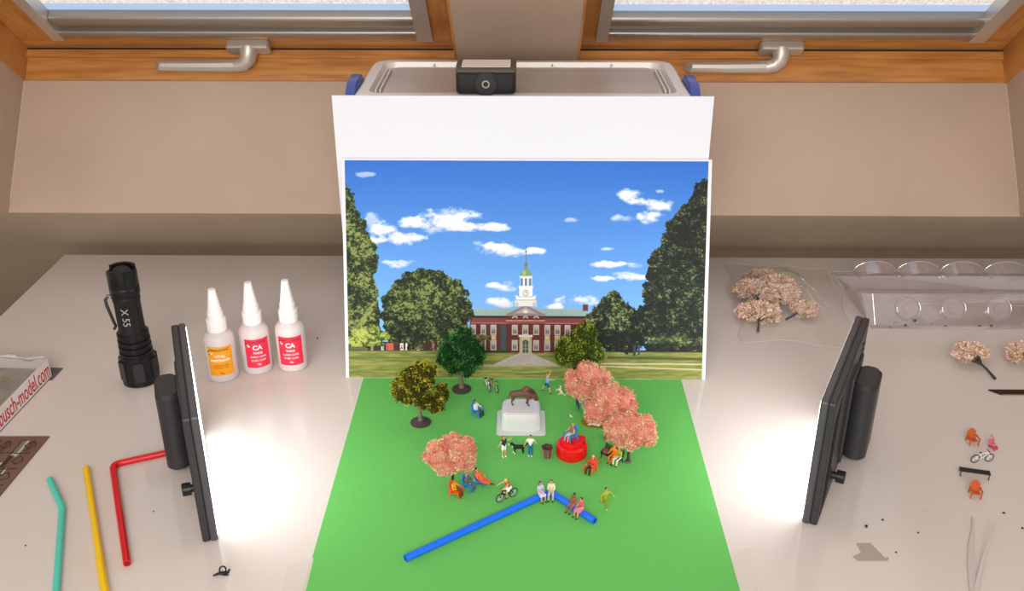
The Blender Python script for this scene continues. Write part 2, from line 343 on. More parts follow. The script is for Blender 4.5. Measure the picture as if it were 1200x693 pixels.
# ------------------------------------------------------------------ the photo print, painted by numpy as its own flat pigment
def paint():
    K = 1.7; w = int(431 * K); h = int(252 * K)
    X, Y = np.meshgrid(403 + (np.arange(w) + .5) / K, 193 + (np.arange(h) + .5) / K)
    rng = np.random.RandomState(3)
    def vn(s, sy=None, seed=0):
        sy = sy or s; r = np.random.RandomState(seed); g = r.rand(int(300 / sy) + 4, int(470 / s) + 4)
        x = (X - 400) / s; y = (Y - 190) / sy; i = x.astype(int); j = y.astype(int); fx = x - i; fy = y - j
        fx = fx * fx * (3 - 2 * fx); fy = fy * fy * (3 - 2 * fy)
        return (g[j, i] * (1 - fx) + g[j, i + 1] * fx) * (1 - fy) + (g[j + 1, i] * (1 - fx) + g[j + 1, i + 1] * fx) * fy
    def fbm(s, sy=None, seed=0, o=4):
        a = 0; t = 0; amp = 1
        for k in range(o):
            a = a + amp * vn(s / 2 ** k, (sy or s) / 2 ** k, seed * 17 + k); t += amp; amp *= .58
        return a / t
    img = np.zeros((h, w, 3))
    def C(c): return np.array(c, float)
    def mix(mask, col):
        nonlocal img
        m = np.clip(mask, 0, 1)[..., None]; img = img * (1 - m) + (col if isinstance(col, np.ndarray) and col.ndim == 3 else C(col)) * m
    def rect(x0, x1, y0, y1, col, a=1.0):
        s = K
        m = np.clip((X - x0) * s + .5, 0, 1) * np.clip((x1 - X) * s + .5, 0, 1) * np.clip((Y - y0) * s + .5, 0, 1) * np.clip((y1 - Y) * s + .5, 0, 1)
        mix(m * a, col)
    def ell(cx, cy, rx, ry, col, a=1.0):
        d = np.sqrt(((X - cx) / rx) ** 2 + ((Y - cy) / ry) ** 2); mix(np.clip((1 - d) * min(rx, ry) * K + .5, 0, 1) * a, col)
    # sky
    t = np.clip((Y - 193) / 190, 0, 1)[..., None]
    img = C((44, 108, 206)) * (1 - t) ** 1.0 + C((126, 184, 248)) * t
    cl = [(523, 262, 38, 13), (548, 267, 26, 6), (490, 263, 22, 7), (583, 268, 17, 5), (446, 272, 15, 11), (432, 260, 9, 9), (470, 282, 24, 7), (440, 283, 14, 7), (586, 294, 34, 8), (560, 287, 9, 4), (467, 311, 20, 5),
          (590, 337, 18, 5), (600, 333, 12, 4), (590, 355, 20, 6), (741, 231, 16, 7), (754, 238, 16, 6), (776, 243, 17, 9), (768, 256, 16, 8), (735, 258, 11, 4), (728, 257, 8, 4), (718, 310, 20, 4), (748, 311, 9, 3), (736, 321, 12, 3), (750, 325, 18, 4),
          (708, 327, 16, 3.5), (681, 353, 24, 6), (716, 293, 8, 2), (655, 360, 14, 4), (625, 295, 16, 4), (671, 259, 9, 3), (776, 227, 6, 2.5), (427, 209, 10, 3)]
    n = fbm(16, 9, 1, 5)
    for q, (cx, cy, rx, ry) in enumerate(cl):
        d = ((X - cx) / rx) ** 2 + ((Y - cy) / ry) ** 2
        m = np.clip((1.15 - d + (n - .5) * 3.2) * 1.1, 0, 1); sh = np.clip((Y - cy) / ry * .5 + .3, 0, 1)[..., None]
        col = C((250, 250, 254)) * (1 - sh) + C((205, 208, 230)) * sh
        mix(m * (.95 if rx > 12 else .6), col * np.ones_like(img))
    # lawn
    g = fbm(14, 1.6, 5, 4)[..., None]; lawn = C((88, 102, 42)) * (1 - g) + C((174, 172, 94)) * g
    mix((Y > 411.5).astype(float), lawn)
    st = fbm(60, 3, 9, 2); mix((Y > 412) * np.clip((st - .58) * 4, 0, .5), (70, 86, 30))
    rect(403, 834, 410.5, 412.8, (52, 56, 44))
    # long shade of the right trees on the lawn (part of the printed picture)
    mix(np.clip(1 - np.abs(Y - 420 - (X - 780) * .012) / 2.6, 0, 1) * (X > 718) * .85, (52, 66, 44))
    rect(403, 560, 429.8, 431, (120, 116, 60), .7); rect(670, 834, 426, 427.4, (206, 196, 172)); mix(np.clip(1.2 - np.abs(Y - (429.5 + (X - 700) * .028)), 0, 1) * (X > 690), (205, 196, 170))
    # brick building
    brick = (88, 36, 36)
    rect(551, 695, 369, 413.5, brick); rect(551, 695, 370, 373.5, (46, 34, 38)); rect(551, 695, 373.5, 378.5, (128, 60, 56)); rect(551, 695, 378.5, 380, (160, 110, 100))
    m = (Y > 362.5) & (Y < 370.5) & (X > 553 + (370 - Y) * .3) & (X < 694); mix(m.astype(float), (150, 178, 176)); mix(m * (np.sin(X * 3.1) > .55) * .5, (118, 146, 148))
    rect(687.5, 693.7, 357, 364.5, (96, 56, 52)); rect(595.7, 641.2, 369, 414.3, (94, 34, 35))
    rect(595, 642, 375.4, 377, (190, 150, 140)); rect(595, 642, 377, 380, (140, 70, 66)); rect(595, 642, 367.5, 370.5, (150, 140, 134))
    mp = (Y > 357.8) & (Y < 369.2) & (np.abs(X - 618.4) < (Y - 357.8) * 2.15); mix(mp.astype(float), (132, 124, 122))
    mp = (Y > 360.5) & (Y < 367.8) & (np.abs(X - 618.4) < (Y - 360.5) * 1.85); mix(mp.astype(float), (176, 160, 156)); ell(618.4, 365.6, 3, 1.8, (225, 215, 215))
    for x in (605.5, 618.4, 631.4): ell(x, 373.2, 3.3, 2.4, (214, 200, 196)); ell(x, 373.4, 2.3, 1.5, (90, 86, 96)); rect(x - 3.6, x + 3.6, 373.8, 375.6, (94, 34, 35))
    def win(x0, x1, y0, y1):
        rect(x0 - .3, x1 + .3, y0 - .4, y1 + .4, (196, 186, 180)); rect(x0 + .9, x1 - .9, y0 + .8, y1 - .8, (92, 92, 98)); rect(x0 + .9, x1 - .9, y0 + .8, y0 + (y1 - y0) * .42, (170, 166, 160)); rect((x0 + x1) / 2 - .3, (x0 + x1) / 2 + .3, y0, y1, (180, 172, 168)); rect(x0, x1, (y0 + y1) / 2 - .3, (y0 + y1) / 2 + .3, (190, 180, 176))
    for x0, x1 in ((602.2, 608.7), (614.8, 621.6), (628.2, 634.7), (552.3, 558), (564.4, 570.2), (576.3, 582.7), (641.8, 648), (653.9, 660.4), (666.2, 672.5)): win(x0, x1, 381.6, 392.6)
    for x0, x1 in ((602.2, 608.7), (628.2, 634.7), (641.8, 648), (552.3, 558), (564.4, 570.2), (576.3, 582.7), (653.9, 660.4)): win(x0, x1, 399.5, 411)
    for x0, x1 in ((641.8, 648), (653.9, 660.4), (576.3, 582.7)): rect(x0, x1, 393.4, 398.8, (196, 176, 140))
    rect(588, 595.4, 381, 411, (58, 70, 80)); rect(591.5, 592, 381, 411, (90, 100, 106))
    rect(611.3, 626, 394, 414.5, (190, 180, 150)); rect(610, 627.4, 393, 395.4, (212, 204, 190)); rect(614.9, 622.2, 401, 414.3, (70, 80, 78)); ell(618.5, 401.4, 3.7, 2.6, (70, 80, 78)); rect(618.2, 618.8, 401, 414.3, (170, 170, 150)); rect(615, 622, 405.2, 405.8, (170, 170, 150)); rect(615, 622, 409.2, 409.8, (170, 170, 150))
    rect(612.5, 613.3, 396, 414.5, (140, 130, 104)); rect(623.8, 624.6, 396, 414.5, (140, 130, 104))
    # clock tower
    rect(605.6, 631.4, 352.5, 359.5, (226, 222, 220)); mix(((Y > 355) & (Y < 364) & (np.abs(X - 618.4) > 9) & (np.abs(X - 618.4) < 12) & (Y < 360)).astype(float), (190, 186, 190))
    rect(606.8, 630.2, 347.6, 352.6, (238, 236, 236)); rect(606.5, 630.5, 351.6, 352.6, (170, 170, 176)); rect(606.2, 608, 346.6, 350, (220, 220, 220)); rect(629, 630.8, 346.6, 350, (220, 220, 220))
    rect(610.8, 626.5, 338.4, 348.4, (244, 242, 240)); rect(609.8, 627.4, 347.6, 348.8, (186, 186, 192)); ell(618.4, 343.8, 3.6, 3.6, (120, 118, 124)); ell(618.4, 343.8, 2.9, 2.9, (228, 226, 226)); rect(618.1, 618.7, 341.6, 344, (70, 70, 76)); rect(618.3, 620.2, 343.5, 344.1, (70, 70, 76))
    rect(610, 627.2, 335.6, 338.6, (232, 230, 230)); rect(611.6, 625.8, 324.6, 336, (236, 234, 234))
    for x in (613.6, 618.6, 623.6): rect(x - 1.4, x + 1.4, 328, 335.6, (96, 120, 160)); ell(x, 328.2, 1.4, 1.6, (96, 120, 160))
    rect(611, 626.4, 323.6, 325.6, (210, 212, 206)); md = ((X - 618.6) / 6.9) ** 2 + ((Y - 324) / 8.4) ** 2; mix(((md < 1) & (Y < 324)).astype(float), (118, 152, 112)); mix(((((X - 616.4) / 2.2) ** 2 + ((Y - 320.5) / 3.2) ** 2) < 1) * .6, (170, 196, 160))
    rect(616.6, 620.6, 310.5, 316.2, (120, 130, 118)); ell(618.6, 310.6, 2, 1.8, (96, 116, 100)); rect(617.9, 619.1, 299, 311, (110, 112, 116)); rect(618.2, 618.8, 289, 300, (80, 84, 92)); ell(618.5, 296, 1.2, 1, (90, 90, 96))
    # walk to the door
    mp = (Y > 414) & (Y < 430) & (X > 612 - (Y - 414) * 2.3) & (X < 625 + (Y - 414) * 2.3); mix(mp.astype(float), C((168, 158, 156)) * (0.9 + .2 * fbm(6, 2, 4)[..., None]))
    rect(560, 680, 428.4, 430.6, (160, 152, 130)); rect(553, 600, 411.5, 414.6, (44, 50, 36))
    # far red houses under the left trees
    rect(415, 552, 402, 412, (66, 40, 38)); 
    for x, wd, cc in ((449, 9, (196, 96, 76)), (443, 3, (228, 224, 222)), (466, 9, (232, 228, 226)), (479, 5, (190, 104, 86)), (486, 4, (222, 214, 212)), (420, 5, (196, 110, 90)), (505, 8, (190, 110, 92)), (430, 3, (210, 200, 200))): rect(x, x + wd, 403.5, 412, cc); rect(x + 1.5, x + 2.5, 405.5, 411, (90, 80, 80))
    for x in (703, 709, 722, 765): rect(x, x + 2, 402, 411, (222, 216, 208))
    # trees of the picture: masks with ragged rims, leafy lights in clumps
    ln = fbm(5.5, 4.5, 21, 4); fn = fbm(1.9, 1.5, 23, 3); rag = fbm(9, 9, 25, 4) - .5; big = fbm(22, 20, 29, 3)
    def leafy(mask, dark, mid, lite, bias=0.0):
        v = (np.clip((ln * .6 + fn * .75 + big * .45 - .74 + bias) * 2.5, 0, 1) ** 1.4)[..., None]
        col = np.where(v < .5, C(dark) + (C(mid) - C(dark)) * v * 2, C(mid) + (C(lite) - C(mid)) * (v - .5) * 2)
        mix(mask, col)
    def poly_mask(f, amp): return np.clip(f * K / 1.5 + rag * amp, 0, 1)
    xs = np.interp(Y, [205, 214, 228, 245, 262, 282, 300, 320, 345, 370, 395, 412], [400, 405, 412, 414, 425, 434, 441, 438, 441, 442, 440, 436])
    leafy(np.clip((xs - X) + rag * 16, 0, 1) * (Y < 411), (18, 30, 16), (62, 82, 38), (138, 148, 84), .05)
    e = 1 - np.sqrt(((X - 498) / 55) ** 2 + (np.maximum(0, 366 - Y) / 50) ** 2 + (np.maximum(0, Y - 366) / 60) ** 2)
    leafy(np.clip(e * 40 + rag * 14, 0, 1) * (Y < 411.5 - 9 * (fbm(8, 8, 31, 2) > .5)), (14, 22, 14), (50, 70, 30), (124, 140, 78), .0)
    for x in (508, 470, 428, 497): rect(x, x + 2.6, 396, 411.5, (44, 38, 32))
    for cx, cy, rx, ry in ((428, 396, 22, 13), (412, 400, 12, 9)): leafy(np.clip((1 - np.sqrt(((X - cx) / rx) ** 2 + ((Y - cy) / ry) ** 2)) * 14 + rag * 14, 0, 1), (40, 54, 22), (112, 132, 50), (176, 186, 96), .1)
    rect(404, 424, 408, 412, (86, 100, 56))
    for cx, cy, rx, ry, bb in ((722, 372, 24, 30, 0), (745, 385, 24, 26, .08), (705, 385, 16, 24, -.05), (762, 378, 16, 22, 0), (735, 400, 30, 13, -.12)): leafy(np.clip((1 - np.sqrt(((X - cx) / rx) ** 2 + ((Y - cy) / ry) ** 2)) * 20 + rag * 14, 0, 1), (16, 24, 20), (58, 74, 44), (140, 150, 100), bb)
    rect(749, 752.5, 404, 417, (56, 60, 74)); rect(755, 757.5, 404, 416, (60, 68, 96)); rect(765, 770, 408, 412, (170, 130, 110))
    xs = np.interp(Y, [200, 212, 224, 240, 256, 264, 285, 302, 330, 365, 385, 412], [838, 829, 816, 808, 790, 784, 779, 768, 763, 759, 762, 764])
    leafy(np.clip((X - xs) + rag * 18, 0, 1) * (Y < 412), (20, 28, 24), (56, 68, 46), (126, 136, 96), -.04)
    leafy(np.clip((X - 758) / 12, 0, 1) * np.clip(1 - np.abs(Y - 398) / 7 + rag * 1.4, 0, 1) * .9, (40, 54, 36), (96, 116, 60), (160, 172, 100), .1)
    # young tree before the left wing
    leafy(np.clip((1 - np.sqrt(((X - 568) / 15) ** 2 + ((Y - 396) / 7) ** 2)) * 8 + rag * 16, 0, 1) * .85, (40, 42, 22), (84, 84, 44), (140, 132, 80), .05)
    rect(567, 568.4, 398, 412, (50, 40, 30))
    return np.clip(img, 0, 255), w, h
def srgb_lin(a):
    a = a / 255.0; return np.where(a <= .04045, a / 12.92, ((a + .055) / 1.055) ** 2.4)
PH_TILT = math.radians(17.7); PW0, PW1, PHH = -165.0, 172.5, 203.0
PM = Matrix.Translation((0, 802.5, 0.4)) @ Matrix.Rotation(-PH_TILT, 4, 'X')     # local: x right, z up the print
ph = MB(); ph.box(PW0, PW1, 0, 0.7, 0, PHH + 1.6, PM)
pr = tag(ph.build('photo_print', white_card), 'large photo print of a brick hall with clock tower under blue sky', 'photo print')
img, w, h = paint()
cols = np.clip(srgb_lin(img[::-1].reshape(-1, 3)) * .98, 0, .93)
cols = np.concatenate([cols, np.ones((len(cols), 1))], 1)
gx, gz = np.meshgrid(np.linspace(PW0 + 3.0, PW1 - 3.2, w + 1), np.linspace(0.2, PHH, h + 1))
vv = np.stack([gx.ravel(), np.full(gx.size, -0.15), gz.ravel(), np.ones(gx.size)], 1) @ np.array(PM).T
vv = (vv[:, :3] * MM)
idx = np.arange((w + 1) * (h + 1)).reshape(h + 1, w + 1)
q = np.stack([idx[:-1, :-1], idx[:-1, 1:], idx[1:, 1:], idx[1:, :-1]], -1).reshape(-1, 4)
me = bpy.data.meshes.new('printed_picture'); me.vertices.add(len(vv)); me.vertices.foreach_set('co', vv.ravel())
me.loops.add(q.size); me.loops.foreach_set('vertex_index', q.ravel().astype(np.int32)); me.polygons.add(len(q)); me.polygons.foreach_set('loop_start', np.arange(0, q.size, 4, dtype=np.int32))
me.update(calc_edges=True)
at = me.color_attributes.new('Col', 'FLOAT_COLOR', 'CORNER'); at.data.foreach_set('color', np.repeat(cols, 4, 0).ravel().astype(np.float32))
me.materials.append(M_PRINT)
pp = bpy.data.objects.new('printed_picture', me); COL.objects.link(pp); pp.parent = pr

# ================================================================== STORAGE BOX + VIDEO LIGHT BEHIND
haze_plastic = clear_mat('clear_polypropylene', (.97, .95, .95), .10, .12, .30, .35, milk=(225, 214, 208))
lid_rim = mat('white_lid_plastic', (232, 226, 224), .35)
bx = root('storage_box', (0, 950, 0), 0, 'lidded clear plastic storage box standing behind the white card', 'storage box')
def ringrect(mb, x, y, z, r, n=6):
    P = []
    for cx, cy, a0 in ((x - r, y - r, 0), (-x + r, y - r, 90), (-x + r, -y + r, 180), (x - r, -y + r, 270)):
        for i in range(n + 1): a = math.radians(a0 + 90 * i / n); P.append((cx + r * math.cos(a), cy + r * math.sin(a), z))
    return P
def loft(rings, cap0=True, cap1=True):
    mb = MB(); k = len(rings[0]); vs = [p for R in rings for p in R]
    fs = [(j * k + i, j * k + (i + 1) % k, (j + 1) * k + (i + 1) % k, (j + 1) * k + i) for j in range(len(rings) - 1) for i in range(k)]
    if cap0: fs.append(tuple(range(k))[::-1])
    if cap1: fs.append(tuple(range((len(rings) - 1) * k, len(rings) * k)))
    return mb.add(vs, fs)
loft([ringrect(0, 132, 46, 1, 10), ringrect(0, 134, 47, 4, 12), ringrect(0, 146, 66, 236, 16), ringrect(0, 146, 66, 237, 16), ringrect(0, 144, 64, 236, 15), ringrect(0, 131, 45, 6, 10)], True, True).build('tub', haze_plastic, bx)
loft([ringrect(0, 151, 72, 232, 18), ringrect(0, 153, 74, 236, 18), ringrect(0, 153, 74, 247, 18), ringrect(0, 150, 71, 250, 17), ringrect(0, 141, 63, 250, 12), ringrect(0, 139, 61, 244, 11), ringrect(0, 146, 66, 244, 14), ringrect(0, 146, 66, 232, 16)], False, False).build('lid', clear_mat('frosted_lid_rim', (.97, .95, .95), .08, .30, .8, .3, milk=(244, 238, 236)), bx)
loft([ringrect(0, 140, 62, 244.5, 11), ringrect(0, 132, 54, 243.5, 9), ringrect(0, 129, 51, 247.5, 8), ringrect(0, 2, 2, 247.8, 1)], False, True).build('lid_panel', clear_mat('clear_lid_panel', (.97, .95, .95), .08, .30, .42, .30, milk=(236, 222, 212)), bx)
b = MB()
for s in (-1, 1):
    for y in (-48, 30): b.box(s * 136, s * 135, -48, 40, 247, 248.2) if False else None
for x in (-136, -132, 132, 136): MB().box(x - .5, x + .5, -44, 44, 244, 248.5).build('lid_rib', lid_rim, bx)
for x in (-90, -30, 30, 90): MB().box(x - .6, x + .6, 50, 60, 244, 249).build('lid_rib', lid_rim, bx)
blue_clip = mat('blue_clip_plastic', (62, 78, 160), .35)
for s in (-1, 1):
    c = MB(); P = [(-30, 196), (30, 196), (38, 220), (34, 238), (26, 249), (15, 255), (-15, 255), (-26, 249), (-34, 238), (-38, 220)]
    M = Matrix.Translation((s * 153, -26, 0)) @ Matrix.Rotation(math.radians(90), 4, 'Z') @ Matrix.Rotation(math.radians(90), 4, 'X')
    c.prism(P, 0 if s > 0 else -10, 10 if s > 0 else 0, M)
    c.build('side_clip', blue_clip, bx, bevel=1.5)

blk = mat('black_plastic', (20, 20, 22), .35); dkg = mat('dark_grey_bezel', (88, 84, 76), .35, .3)
vl = root('video_light', (-33, 899, 251.2), 0, 'small black cube video light lying face up on the storage box lid', 'video light')
MB().rbox(-27, 27, -19, 19, 0, 19, 4, 4).build('housing', blk, vl)
MB().rbox(-27.3, 27.3, -19.3, 19.3, 18.5, 23, 4, 4).build('bezel', dkg, vl)
MB().rbox(-22, 22, -13.5, 15, 22.6, 23.4, 1, 3).build('diffuser', mat('lamp_diffuser_off', (236, 226, 220), .5), vl)
MY = Matrix.Translation((0, -19, 9)) @ Matrix.Rotation(math.radians(90), 4, 'X')
MB().lathe([(11, -.2), (11, .7), (10, 1.2), (9.5, .8), (4, .8)], 28, MY).build('mount_boss', mat('black_plastic_soft', (30, 30, 33), .5), vl)
b = MB(); b.lathe([(2.4, .8), (3.5, .8), (3.5, 1.6), (2.4, 1.6)], 20, MY, cap=False); b.build('thread_ring', mat('steel', (190, 184, 170), .3, .9), vl)

# ================================================================== LIGHT PANELS
panel_black = mat('panel_black_shell', (46, 46, 50), .42); panel_edge = mat('panel_graphite_edge', (78, 76, 82), .38, .1)
M_LAMP = mat('lit_diffuser', (255, 255, 255), .5, emis=(1.0, .985, .96), es=PANEL_L)
def light_panel(loc, rz, mir, label):
    r = root('light_panel', loc, rz, label, 'light panel', 'light panels')
    W2 = 74.5
    MB().rbox(-W2, W2, -5, 0.4, 0, 108, 3, 4, 'y').build('front_bezel', panel_edge, r)
    MB().rbox(-W2 + .4, W2 - .4, 0.2, 6, 0.3, 107.7, 3, 4, 'y').build('back_shell', panel_black, r)
    MB().box(-W2 + 3, W2 - 3, -5.5, -4.8, 3.5, 104.5).build('diffuser', M_LAMP, r)
    # slanted cooling slots in two fields
    for fx in (-1, 1):
        v = MB()
        for k in range(17):
            z = 12 + k * 5
            x0, x1 = (fx * 68, fx * 44)
            M = Matrix.Translation(((x0 + x1) / 2, 6.0, z)) @ Matrix.Rotation(math.radians(22 * fx), 4, 'Y')
            v.box(-12, 12, -.2, .35, -1.1, 1.1, M)
        v.build('vent', mat('vent_black', (8, 8, 9), .7), r)
    s = mir
    bt = MB(); bt.rbox(min(s * 12, s * 52), max(s * 12, s * 52), 6, 25, 8, 77, 8, 6); bt.build('battery', panel_black, r)
    bt = MB(); bt.box(min(s * 8, s * 56), max(s * 8, s * 56), 5.5, 8, 6, 84); bt.build('battery_plate', mat('battery_plate_grey', (60, 60, 64), .5), r, bevel=.8)
    k = MB(); MK = Matrix.Translation((-s * 22, 6, 14)) @ Matrix.Rotation(math.radians(-90), 4, 'X')
    k.lathe([(3, 0), (3, 3), (5, 3.2), (5.2, 9), (4.6, 9.8)], 16, MK); k.build('dimmer_knob', blk, r)
    return r
light_panel((-251, 637, 0), 110.6, 1, 'left black light panel glowing beside the glue bottles, seen edge-on')
light_panel((247, 658.5, 0), 244.1, -1, 'right black light panel glowing beside the blossom trees, seen edge-on')

# ================================================================== FLASHLIGHT
fl = root('flashlight', (-356, 797, 0), 0, 'black metal flashlight standing on its head at the left of the table', 'flashlight')
anod = mat('black_anodised', (24, 25, 28), .36, .35)
MB().lathe([(14.5, 0), (16.4, 1), (16.6, 12), (16.2, 24), (15.2, 28), (15, 30)], 36).build('head', anod, fl)
b = MB(); b.lathe([(14.6, 30), (14.8, 33), (13.4, 33.5), (13.4, 36), (14.6, 36.5), (14.6, 39), (13.2, 39.5), (13.2, 42), (14.4, 42.5), (14.4, 45), (13, 45.5), (13, 48), (14.2, 48.5), (14, 52), (12.4, 53.5), (12, 55.5)], 36); b.build('cooling_fins', anod, fl)
b = MB()
for k in range(6):
    a = math.radians(k * 60 + 20); M = Matrix.Rotation(a, 4, 'Z') @ Matrix.Translation((0, -15.9, 0)); b.rbox(-5, 5, -1.2, 1.5, 6, 26, 1.2, 3, 'y', M)
b.build('head_facet', mat('black_anodised_satin', (34, 36, 40), .28, .4), fl)
MB().lathe([(12, 55), (11.6, 57), (11.6, 84), (12.2, 85), (12.2, 88), (11.4, 89), (11.4, 91)], 36).build('barrel', mat('knurled_black', (28, 29, 32), .45, .3, bump=.6, scale=900), fl)
MB().lathe([(12.6, 90), (13, 91), (13, 98), (12.7, 98.6), (13, 99.2), (13, 112), (12.6, 112.5), (10.5, 112.5), (10, 111)], 36).build('tail_cap', anod, fl)
b = MB()
for a0 in (100, 280):
    P = [(13 * math.cos(math.radians(a0 + t)), 13 * math.sin(math.radians(a0 + t))) for t in range(-60, 61, 15)] + [(10.3 * math.cos(math.radians(a0 + t)), 10.3 * math.sin(math.radians(a0 + t))) for t in range(60, -61, -15)]
    b.prism(P, 112, 116)
b.build('tail_guard', anod, fl)
MB().lathe([(8, 111), (7.6, 114), (6, 115.2), (1, 115.4)], 24).build('switch', mat('black_rubber', (30, 30, 33), .7), fl)
b = MB(); b.tube([(-11, -3, 88), (-14, -4, 89.5), (-17, -5, 86), (-16.6, -5, 80), (-13.4, -4, 62), (-12.6, -3.8, 59), (-14.6, -4.4, 56)], [1.6, 1.5, 1.5, 1.5, 1.4, 1.3, 1.2], 8); b.build('pocket_clip', mat('clip_steel', (86, 86, 90), .3, .8), fl)
gt = mat('grey_print', (170, 170, 172), .5)
text('X 55', 7.5, Matrix.Translation((0, 0, 73)) @ Matrix.Rotation(math.radians(10), 4, 'Z') @ Matrix.Rotation(0, 4, 'X'), gt, fl, 'lettering', extrude=.05) if False else None
def vtext(body, size, z, ang, wrap, m, par):        # lettering running down a barrel
    o = text(body, size, Matrix(), m, par, 'lettering', extrude=.05)
    for v in o.data.vertices:
        x, y, zz = (v.co / MM); a = math.radians(ang) + y / wrap; rr = wrap + .1 + zz
        v.co = Vector((rr * math.sin(a), -rr * math.cos(a), z - x)) * MM
    return o
vtext('X 55', 9, 71, 4, 11.8, gt, fl)

# ================================================================== GLUE BOTTLES
hdpe = mat('milky_bottle_plastic', (220, 210, 212), .38, sss=.3); nozzle = mat('white_nozzle_plastic', (248, 240, 242), .4, sss=.2)
def bottle(loc, rz, label, lab_col, lines, shade, group='glue bottles'):
    r = root('glue_bottle', loc, rz, label, 'glue bottle', group)
    MB().lathe([(12.5, 0), (13.8, 1.2), (14.2, 3.5), (14.2, 40), (13.6, 43.5), (11.6, 46.6), (9, 48.3), (8, 49), (7.5, 51)], 36).build('bottle_body', hdpe, r)
    nz = MB(); nz.lathe([(8.6, 49.5), (9, 50), (9, 60.5), (8.4, 61.2), (7.6, 61.4), (7.6, 62)], 28); nz.build('screw_collar', nozzle, r)
    MB().lathe([(7.4, 61.8), (7.5, 62.4), (7.2, 67.6), (6.6, 68.2), (6.3, 70), (3.4, 89.5), (3.2, 90.5), (2.2, 90.6)], 28).build('nozzle_cap', nozzle, r)
    lb = MB(); n = 20; vs = []; R = 14.32; wd = 12.0
    for i in range(n + 1):
        a = -wd / R + 2 * wd / R * i / n
        for z in (8, 38): vs.append((R * math.sin(a), -R * math.cos(a), z))
    lb.add(vs, [(2 * i, 2 * i + 2, 2 * i + 3, 2 * i + 1) for i in range(n)])
    lo = lb.build('label', mat('label_' + shade, lab_col, .35), r)
    for body, size, z, col, x, bold in lines:
        text(body, size, Matrix.Translation((0, 0, z)), mat('ink_%s' % col[0], col[1], .5), lo, 'lettering', wrap=14.42, extrude=.03, bold=bold)
    for q, (x, z, cc) in enumerate(((-10.4, 33.5, ('violet', (70, 40, 120))), (-8.9, 32.2, ('amber', (250, 200, 60))), (-9.4, 30.4, ('lagoon', (40, 130, 120))), (-7.8, 30.9, ('cream', (250, 240, 210))))):
        a = x / 14.45; M = Matrix.Translation((14.45 * math.sin(a), -14.45 * math.cos(a), z)) @ Matrix.Rotation(a, 4, 'Z') @ Matrix.Rotation(math.radians(90), 4, 'X')
        MB().lathe([(1.0, 0), (1.0, .06)], 12, M).build('logo_mark', mat('ink_' + cc[0], cc[1], .5), lo)
    return r
wht = ('white', (255, 250, 250)); bk = ('black', (40, 30, 40)); org = ('brown', (170, 90, 20))
bottle((-281, 806, 0), 14, 'glue bottle with orange label standing left of the red-labelled pair', (250, 168, 20), [('RINALDONZ', 3.1, 34.6, bk, 0, .05), ('VITAL', 4.0, 28, wht, 0, .08), ('PARTENDER', 3.3, 23.8, wht, 0, .08), ('CURES CA GLUE', 1.9, 18.6, org, 0, .03), ('INSTANTLY FAST', 1.9, 16.2, org, 0, .03), ('20g', 2.4, 10.6, bk, 0, .02)], 'orange')
CAL = [('RINALDONZ', 3.1, 34.6, ('plum', (120, 40, 60)), 0, .05), ('CA', 6.5, 29, wht, 0, .22), ('THICK', 3.0, 23.4, wht, 0, .08), ('CURES CLEAR', 2.5, 19.4, wht, 0, .03), ('15 SEC CURE', 2.5, 15.6, wht, 0, .03), ('20g', 2.4, 11.6, wht, 0, .04)]
bottle((-252, 821, 0), 22, 'middle glue bottle with red CA label, beside the orange-labelled one', (236, 44, 76), CAL, 'red')
bottle((-219, 826, 0), 8, 'glue bottle with red CA label nearest the green paper', (236, 44, 76), CAL, 'red')

# ================================================================== PACKAGE, LASER-CUT SHEET, STRAWS
gA = G(1, 506); gB = G(62, 441)
# the lettered side runs from gA to gB; the package lies to its left
dx, dy = gB[0] - gA[0], gB[1] - gA[1]; ang = math.degrees(math.atan2(dy, dx))
pk = root('model_kit_package', (gB[0], gB[1], 0), ang, 'white model kit package with red web address along its side', 'package')
L = 210
MB().rbox(-L, 0, 0, 150, 0, 1.2, 1, 2).build('card_base', mat('kit_card_grey', (92, 88, 88), .6), pk)
b = MB(); b.box(-L, -1, 0, 1, 1, 20); b.box(-L, -1, 149, 150, 1, 20); b.box(-2, -1, 0, 150, 1, 20); b.build('card_wall', mat('kit_card_white', (238, 232, 230), .5), pk, bevel=.3)
b = MB(); b.box(-L, -70, 1.1, 60, 10, 12); b.build('header_card', mat('kit_card_red', (205, 32, 44), .5), pk)
b = MB(); b.box(-L, -3, 3, 148, 2, 9); b.build('insert', mat('kit_insert_grey', (140, 136, 132), .7, noise_amt=.35, scale=60), pk)
for k in range(10):
    b = MB(); x = -random.uniform(10, 120); y = random.uniform(20, 120); b.ball((x, y, 11), (random.uniform(3, 7), random.uniform(2, 5), 1.6), 10); b.build('kit_piece', mat(('moss_bit', 'straw_bit')[k % 2], ((120, 130, 60), (190, 180, 120))[k % 2], .9), pk)
fm = MB(); nx, ny = 40, 30; vs = []
for j in range(ny + 1):
    for i in range(nx + 1):
        x = -L * (1 - i / nx) - 1 + (1 if i == nx else 0); y = 150 * j / ny
        vs.append((x, y, 20.1 + 2.2 * noise.noise(Vector((x * .05, y * .05, 3))) * math.sin(math.pi * i / nx) * math.sin(math.pi * j / ny) * 2))
fm.add(vs, [(j * (nx + 1) + i, j * (nx + 1) + i + 1, (j + 1) * (nx + 1) + i + 1, (j + 1) * (nx + 1) + i) for j in range(ny) for i in range(nx)])
fm.build('clear_film', clear_mat('kit_film', (.98, .98, .98), .12, .12, .15, .3, .6, 60), pk)
fr = MB(); fr.tube([(-4 + 3, 152 - k * 5, 20 + 1.2 * math.sin(k * .9)) for k in range(31)], [2.2 + .8 * math.sin(k * 1.7) for k in range(31)], 8); fr.build('rolled_film_edge', clear_mat('rolled_film', (.96, .96, .96), .3, .2, .45, .3), pk)
